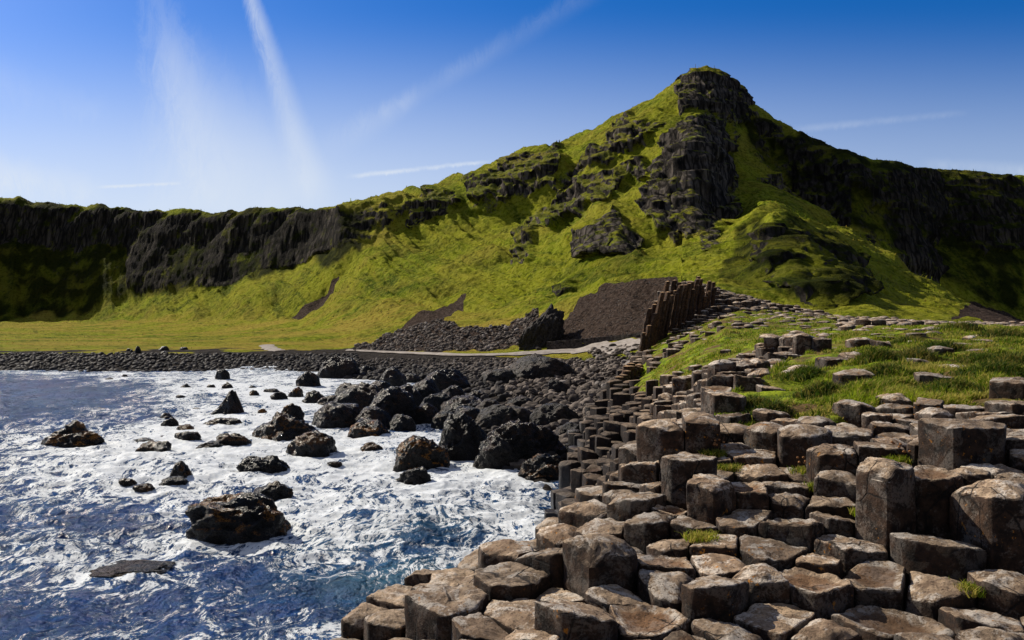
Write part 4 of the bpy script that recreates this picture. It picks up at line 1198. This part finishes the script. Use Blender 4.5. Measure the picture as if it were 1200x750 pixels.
for x, y, z, s, dkv, p, a, w in big:
    u = CX + F*x/y
    o = bpy.data.objects.new('cobble', pm[p*3 + min(2, int(dkv*2.99))]); col.objects.link(o)
    o.location = (x, y, z + s*.12); o.rotation_euler = (rng.uniform(-.5,.5), rng.uniform(-.5,.5), a); o.scale = (s*.55,)*3
    for t, lab, gr in zones:
        if t(u, y): tag(o, lab, 'cobble', gr, 'thing'); break
low = [rock_shape(1, 940+i, 0, .25, 8, .0) for i in range(10)]
SV, SF, SD = [], [], []; off = 0
for c in cob:
    if id(c) in bigset: continue
    x, y, z, s, dkv, p, a, w = c
    v, f = low[p % 10] if w < 9 else protos[p]
    q = v * np.array([1,.85,.68]) * s * .55; ca, sa = math.cos(a), math.sin(a)
    SV.append(np.column_stack([q[:,0]*ca - q[:,1]*sa + x, q[:,0]*sa + q[:,1]*ca + y, q[:,2] + .25*q[:,0] + z + s*.1])); SF.append(f + off); SD.append(np.full(len(v), dkv)); off += len(v)
me = make_mesh('shingle', np.vstack(SV), np.vstack(SF), True, dict(dark=np.concatenate(SD)))
tag(link('shingle', me, M_COB), 'mass of small cobbles and fallen stones along the shore', 'shingle', None, 'stuff')

# ------------------------------------------------------------------ grass
def blades(P, h, wdt, lean, seed):
    r = np.random.default_rng(seed); n = len(P)
    a = r.uniform(0, 2*math.pi, n); ln = r.normal(0, lean, (n, 2)) + np.array([.12, -.05])
    hh = h * r.uniform(.5, 1.3, n); w = wdt * r.uniform(.6, 1.3, n)
    dx, dy = np.cos(a)*w, np.sin(a)*w
    z0 = P[:,2] - .02
    b0 = np.column_stack([P[:,0]-dx, P[:,1]-dy, z0]); b1 = np.column_stack([P[:,0]+dx, P[:,1]+dy, z0])
    mx = P[:,0] + ln[:,0]*hh*.4; my = P[:,1] + ln[:,1]*hh*.4; mz = z0 + hh*.6
    m0 = np.column_stack([mx-dx*.7, my-dy*.7, mz]); m1 = np.column_stack([mx+dx*.7, my+dy*.7, mz])
    tp = np.column_stack([P[:,0]+ln[:,0]*hh*1.1, P[:,1]+ln[:,1]*hh*1.1, z0 + hh*np.clip(1 - .25*np.hypot(*ln.T), .4, 1)])
    V = np.stack([b0,b1,m0,m1,tp], 1).reshape(-1, 3); k = np.arange(n)*5
    return V, np.stack([k,k+1,k+3,k+2], -1), np.stack([k+2,k+3,k+4], -1)

Ps, hs, ws = [], [], []
n = 560000
u = rng.uniform(735, 1240, n); d = np.exp(rng.uniform(math.log(8.5), math.log(62), n))
x, y = (u-CX)/F*d, d
tv = turf_at(x, y); cl = fbm(x/.5, y/.5, 3.1, 3); cl2 = fbm(x/2.2, y/2.2, 7.1, 2)
bare = fbm(x*1.1/1.6+3, y*1.1/1.6, 9.9, 2)
m = (tv > .5) & (rng.random(n) < np.clip(.55 + 1.6*cl + .5*cl2, .08, 1)) & (bare < .22) & inside_cw(x, y)
x, y, cl, cl2 = x[m], y[m], cl[m], cl2[m]
P = np.column_stack([x, y, gz_at(x, y)])
h = np.clip(.05 + .14*np.clip(cl, 0, 1) + .10*np.clip(cl2, -.3, 1), .03, .3)
V, F4, F3 = blades(P, h, .0045 + .00042*y, .35, 5)
me = make_mesh('grass', V, [F4, F3], False)
tag(link('grass', me, M_GRASS), 'short green and straw coloured grass covering the plateau', 'grass', None, 'stuff')

# rough grass and bracken over the headland
cand = ((rock < .38) & (scree < .3) & (beach < .3) & (DD > 84) & (UU > -40) & (UU < 1240))
jj, ii = np.nonzero(cand[:-1, :-1]); keepn = 330000
wgt = DD[jj, ii] ** 1.0; area = (D[jj+1] - D[jj]) * wgt
pick = rng.choice(len(jj), keepn, p=area / area.sum())
a_, b_ = rng.random(keepn), rng.random(keepn)
hv = np.stack([X, Y, Zt], -1); j_, i_ = jj[pick], ii[pick]
P = (hv[j_,i_]*((1-a_)*(1-b_))[:,None] + hv[j_,i_+1]*(a_*(1-b_))[:,None] + hv[j_+1,i_]*((1-a_)*b_)[:,None] + hv[j_+1,i_+1]*(a_*b_)[:,None])
cn = fbm(P[:,0]/2.6, P[:,1]/2.6, P[:,2]/2.6, 3); steep = sstep(3, 9, P[:,2])
h = (.12 + .16*steep) * (1 + 1.6*np.clip(cn, 0, 1)) + .38 * np.clip(cn - .12, 0, 1) * steep
V, F4, F3 = blades(P, h, .045 + .00016*P[:,1], .5, 77)
me = make_mesh('hillside_grass', V, [F4, F3], False, dict(dark=np.repeat(shade_m[j_, i_], 5)))
tag(link('hillside_grass', me, M_HGRASS), 'rough grass and bracken covering the headland slopes', 'grass', None, 'stuff')

TUS = [(1072,418,.55,.30,'dark green rounded grass tussock in the middle of the plateau'),(1103,408,.6,.28,'bushy grass tussock right of the middle one, paler tips'),(1150,420,.5,.22,'grass clump by the bare soil right of centre plateau'),
 (1125,386,.9,.38,'tall brown grass tussock on the skyline of the plateau'),(1175,392,.9,.34,'wide green grass tussock near the right end of the skyline'),(1028,423,.4,.28,'green grass tussock beside the tilted grey block'),
 (1040,440,.4,.2,'grass clump in front of the tilted grey block'),(884,470,.35,.16,'dark green grass clump at the seaward edge of the turf'),(968,458,.35,.2,'dark grass tussock left of the knobbly grey block'),
 (945,440,.4,.2,'pale grass clump on the left slope of the plateau'),(1065,398,.55,.3,'grass tussock behind the middle tussock, by the long dark block'),(1170,437,.5,.2,'dense grass clump left of the square right-edge block'),
 (1115,452,.4,.16,'low grass clump above the flat grey slabs'),(1187,421,.6,.25,'broad grass clump at the right edge above the square block'),(905,476,.25,.15,'small grass clump between turf-edge columns')]
for i, (px, py, r, h, lab) in enumerate(TUS):
    dd = 12.0
    for _ in range(40):
        z0 = float(cz((px-CX)/F*dd, dd)); dd += .5*(F*(EYE-z0)/(py+4-CY) - dd)
    x0 = (px-CX)/F*dd; nb = 1500
    q = rng.normal(0, r*.42, (nb, 2)); q[:,0] *= 1.25
    rr = np.hypot(*q.T)/r
    P = np.column_stack([q, .0 + h*.25*np.clip(1-rr, 0, 1)])
    V, F4, F3 = blades(P, h*np.clip(1.05-.55*rr, .25, 1), .006 + .0004*dd, .45, 600+i)
    me = make_mesh('grass_tussock', V, [F4, F3], False)
    tag(link('grass_tussock', me, M_TUSS, (x0, dd, float(gz_at(x0, dd)))), lab, 'grass tussock', 'tussocks on the plateau', 'thing')

# little plants in the cracks
CRK = [(822,630,'green cushion plant in a crack among the central columns',0),(1017,601,'green tuft at the foot of the tall right column',0),(852,549,'yellow green cushion on a ledge behind the rounded double column',0),
       (941,553,'brown seed-headed thrift plant below the tall grey corner column',1),(1052,540,'brown seed-headed thrift plant behind the tall right column',1),(836,532,'thrift plant with orange heads near the small ledge',1),
       (1142,692,'tiny green tuft beside the hollowed slab lower right',0),(960,572,'small tuft in the joint left of the stepped brown column',0),(772,499,'grass fringe on the green ledge beside the pale-sided column',0)]
for i, (px, py, lab, fl) in enumerate(CRK):
    dd = 7.0
    for _ in range(40):
        z0 = float(cz((px-CX)/F*dd, dd)); dd += .5*(F*(EYE-z0)/(py-CY) - dd)
    x0 = (px-CX)/F*dd; nb = 420
    P = np.column_stack([np.clip(rng.normal(0, .06, nb), -.12, .12), np.clip(rng.normal(0, .04, nb), -.08, .08), np.zeros(nb)])
    V, F4, F3 = blades(P, np.full(nb, .07), .004, .5, 700+i)
    z0 = float(cz(x0, dd)) + .0
    root = link('thrift_plant' if fl else 'cushion_plant', make_mesh('leaves', V, [F4, F3], False), M_GRASS, (x0, dd, z0))
    tag(root, lab, 'plant', 'small plants in the joints', 'thing')
    if fl:
        for k in range(7):
            a, b = rng.normal(0, .07, 2); hh = rng.uniform(.08, .16)
            v, f = ICO[1]
            st, sf4, sf3 = blades(np.array([[a*.6, b*.6, 0.0]]), np.array([hh]), .0025, .0, 800+k)
            hv = v*np.array([.013,.013,.010]) + np.array([a*.6 + .01, b*.6, hh*.95])
            me = make_mesh('flower_head', hv, f, True)
            link('flower_head', me, M_FLOWER, (0,0,0), root)
            link('stem', make_mesh('stem', st, [sf4, sf3], False), M_TUSS, (0,0,0), root)

# ------------------------------------------------------------------ tiny walkers and posts on the skyline
def person(px, d, show, coat, label, seed):
    x = (px-CX)/F*d
    me = bpy.data.meshes.new('person')
    J = {'pel':(0,0,.95),'ches':(0,0,1.30),'neck':(0,0,1.48),'head':(0,.01,1.60),'top':(0,.0,1.74),
         'hl':(-.10,0,.90),'kl':(-.11,.02,.50),'al':(-.12,-.02,.08),'fl':(-.12,-.16,.03),'hr':(.10,0,.90),'kr':(.12,-.06,.50),'ar':(.14,.06,.10),'fr':(.14,-.08,.03),
         'sl':(-.19,0,1.42),'el':(-.25,.03,1.15),'wl':(-.24,-.08,.92),'ml':(-.235,-.12,.83),'sr':(.19,0,1.42),'er':(.26,.03,1.15),'wr':(.25,-.06,.92),'mr':(.245,-.1,.83)}
    rad = dict(pel=.15,ches=.16,neck=.06,head=.105,top=.07,hl=.10,kl=.065,al=.045,fl=.04,hr=.10,kr=.065,ar=.045,fr=.04,sl=.07,el=.05,wl=.035,ml=.035,sr=.07,er=.05,wr=.035,mr=.035)
    E = [('pel','ches'),('ches','neck'),('neck','head'),('head','top'),('pel','hl'),('hl','kl'),('kl','al'),('al','fl'),('pel','hr'),('hr','kr'),('kr','ar'),('ar','fr'),('ches','sl'),('sl','el'),('el','wl'),('wl','ml'),('ches','sr'),('sr','er'),('er','wr'),('wr','mr')]
    ks = list(J); me.from_pydata([J[k] for k in ks], [(ks.index(a), ks.index(b)) for a, b in E], []); 
    o = bpy.data.objects.new('person', me); col.objects.link(o)
    sk = o.modifiers.new('skin', 'SKIN')
    for i, k in enumerate(ks): me.skin_vertices[0].data[i].radius = (rad[k], rad[k]*.85)
    me.skin_vertices[0].data[0].use_root = True
    sb = o.modifiers.new('sub', 'SUBSURF'); sb.levels = 1; sb.render_levels = 1
    t = NT('walker_clothes'); z = t.sep(t.n('ShaderNodeTexCoord').outputs['Object'])[2]
    c = t.mix(t.ss(z, .9, .93), (.02,.022,.03), coat); c = t.mix(t.ss(z, 1.46, 1.5), c, (.4,.25,.18)); c = t.mix(t.ss(z, 1.66, 1.69), c, (.03,.02,.015))
    me.materials.append(t.out(t.bsdf(c, .8)))
    o.location = (x, d, show - 1.74); o.rotation_euler = (0, 0, seed)
    return tag(o, label, 'person', 'walkers on the ridge', 'thing')
def crest(px):
    """height of sight line over the skyline for this bearing, and where the crest lies"""
    j = np.argmin(np.abs(U - px)); s = (Zt[:, j] - EYE) / Y[:, j]; k = int(np.argmax(np.where(D > 60, s, -9)))
    return float(s[k]), float(Y[k, j])
for px, vis_, coat, lab, sd in ((647,2.4,(.12,.17,.3),'walker in a blue coat, leftmost of three on the ridge',.4),(652.5,3.2,(.02,.02,.03),'walker in dark clothes, middle of three on the ridge',2.),(655.5,3.0,(.05,.03,.04),'walker in dark clothes, rightmost of three on the ridge',1.),(798.5,2.8,(.03,.02,.05),'lone dark-clothed walker near the summit',.2)):
    s, dcr = crest(px); dd = dcr + 7
    person(px, dd, EYE + s*dd + vis_/F*dd, coat, lab, sd)
M_POST = mat_simple('grey_post_wood', (.16,.15,.16), (.3,.29,.3), 8)
for px, vis_, lab in ((815,5.0,'thin grey post on the left shoulder of the summit'),(837,3.2,'thin grey post on the right shoulder of the summit')):
    s, dcr = crest(px); dd = dcr + 1.5; zt = EYE + s*dd + vis_/F*dd; zb = zt - 2.0
    v = []; 
    for zz_, rr in ((0,.06),(1.9,.055),(1.97,.045),(2.0,.015)):
        v += [(rr*math.cos(a*math.pi/4), rr*math.sin(a*math.pi/4), zz_) for a in range(8)]
    me = make_mesh('post', v, np.array([(r*8+a, r*8+(a+1)%8, r*8+8+(a+1)%8, r*8+8+a) for r in range(3) for a in range(8)]), True)
    tag(link('post', me, M_POST, ((px-CX)/F*dd, dd, zb)), lab, 'post', 'posts on the summit', 'thing')

# ------------------------------------------------------------------ camera, sun, sky
cam = bpy.data.cameras.new('camera'); co = bpy.data.objects.new('camera', cam); col.objects.link(co)
co.location = (0, 0, EYE); co.rotation_euler = (math.radians(90), 0, 0)
cam.sensor_width = 36; cam.lens = 36 * F / 1200; cam.clip_start = .1; cam.clip_end = 5000
scene.camera = co

sdir = Vector((math.sin(SUN_AZ)*math.cos(SUN_EL), math.cos(SUN_AZ)*math.cos(SUN_EL), math.sin(SUN_EL)))
sl = bpy.data.lights.new('sun', 'SUN'); sl.energy = 5.0; sl.angle = math.radians(.5); sl.color = (1.0, .91, .76)
so = bpy.data.objects.new('sun', sl); col.objects.link(so); so.rotation_euler = (-sdir).to_track_quat('-Z', 'Y').to_euler()

w = bpy.data.worlds.new('World'); scene.world = w; w.use_nodes = True
t = NT(None, w)
sky = t.n('ShaderNodeTexSky', sky_type='NISHITA'); sky.sun_disc = False; sky.sun_elevation = SUN_EL; sky.sun_rotation = SUN_AZ
sky.altitude = 0; sky.air_density = 1.0; sky.dust_density = .6; sky.ozone_density = 3.0
hsv = t.n('ShaderNodeHueSaturation'); hsv.inputs['Saturation'].default_value = 1.25; hsv.inputs['Value'].default_value = 1.12; t.put(hsv.inputs['Color'], t.mix(1.0, sky.outputs[0], (.76,.88,1.22), 'MULTIPLY'))
dirv = t.n('ShaderNodeTexCoord').outputs['Generated']; s = t.sep(dirv)
yy = t.m('MAXIMUM', s[1], .05); uu = t.m('DIVIDE', s[0], yy); vv = t.m('DIVIDE', s[2], yy)
front = t.ss(s[1], .1, .3)
cb = t.n('ShaderNodeCombineXYZ'); t.put(cb.inputs[0], uu); t.put(cb.inputs[1], vv)
nz_f = t.noise(t.scale(cb.outputs[0], (1.6,.5,1)), 30, 10, .8, 1.2); nz_b = t.noise(t.scale(cb.outputs[0], (1.0,.45,1)), 5, 8, .62, .8)
total = None
def streak(x0, y0, x1, y1, w0, w1, a0, a1, rag, fib=1.0):
    """a cloud streak between two bearings: widths and densities at both ends"""
    global total
    ax, ay, bx, by = (x0-CX)/F, (CY-y0)/F, (x1-CX)/F, (CY-y1)/F
    L = math.hypot(bx-ax, by-ay); tx, ty = (bx-ax)/L, (by-ay)/L
    du, dv = t.m('SUBTRACT', uu, ax), t.m('SUBTRACT', vv, ay)
    al = t.m('DIVIDE', t.m('ADD', t.m('MULTIPLY', du, tx), t.m('MULTIPLY', dv, ty)), L)
    pe = t.m('ABSOLUTE', t.m('ADD', t.m('SUBTRACT', t.m('MULTIPLY', dv, tx), t.m('MULTIPLY', du, ty)), t.m('MULTIPLY', t.m('SUBTRACT', nz_f, .5), rag/F)))
    wd = t.m('ADD', w0/F, t.m('MULTIPLY', al, (w1-w0)/F))
    f = t.ss(t.m('DIVIDE', pe, t.m('MAXIMUM', wd, .001)), 1.0, .0)
    f = t.m('MULTIPLY', f, t.m('MULTIPLY', t.ss(al, -.12, .1), t.ss(al, 1.12, .9)))
    f = t.m('MULTIPLY', f, t.m('ADD', a0, t.m('MULTIPLY', t.m('MINIMUM', t.m('MAXIMUM', al, 0.0), 1.0), a1-a0)))
    f = t.m('MULTIPLY', f, t.m('ADD', .25 + .25*(1-fib), t.m('MULTIPLY', t.m('MULTIPLY', t.ss(nz_b, .3, .68), t.ss(nz_f, .2 - .6*(1-fib), .7)), 1.35 - .5*(1-fib))))
    total = f if total is None else t.m('ADD', total, f)
streak(288, -20, 372, 235, 12, 32, .46, .22, 18, .85)
streak(178, -20, 235, 250, 24, 85, .10, .34, 70, .7)
streak(190, 40, 330, 250, 45, 110, .06, .34, 70, .5)
streak(700, -12, 470, 122, 20, 16, .05, .16, 20)
streak(480, 118, 380, 175, 18, 30, .22, .05, 20)
streak(418, 206, 566, 190, 4.5, 3.5, .55, .75, 9)
streak(120, 219, 208, 215, 3, 3, .55, .55, 5)
streak(940, 151, 1120, 133, 7, 6, .26, .12, 9)
streak(1090, 192, 1230, 204, 10, 16, .15, .4, 14)
streak(-60, 195, 110, 225, 40, 26, .75, .25, 50)
streak(-20, 90, 120, 130, 50, 20, .10, .06, 60)
haze = t.m('MULTIPLY', t.ss(vv, .40, .09), t.ss(uu, .6, -.5, .62, 1.0))
total = t.m('SUBTRACT', 1.0, t.m('MULTIPLY', t.m('SUBTRACT', 1.0, t.m('MINIMUM', total, .8)), t.m('SUBTRACT', 1.0, t.m('MULTIPLY', haze, .80))))
total = t.m('MULTIPLY', total, front)
rear = t.m('MAXIMUM', t.ss(s[1], .2, -.3), t.ss(s[2], .42, .8))
cl = t.mix(total, hsv.outputs[0], (9.6, 10.4, 11.4))
cl = t.mix(t.m('MULTIPLY', rear, .85), cl, (2.0, 2.1, 2.4))     # unseen dim grey added overhead and behind the viewer to cut blue fill
bg = t.n('ShaderNodeBackground'); t.put(bg.inputs[0], cl); bg.inputs[1].default_value = .078
wo = t.n('ShaderNodeOutputWorld'); t.nt.links.new(bg.outputs[0], wo.inputs[0])

scene.view_settings.view_transform = 'Standard'; scene.view_settings.look = 'None'; scene.view_settings.exposure = 0; scene.view_settings.gamma = 1
scene.render.engine = 'CYCLES'
scene.cycles.use_denoising = True
scene.cycles.max_bounces = 5
scene.cycles.sample_clamp_indirect = 4
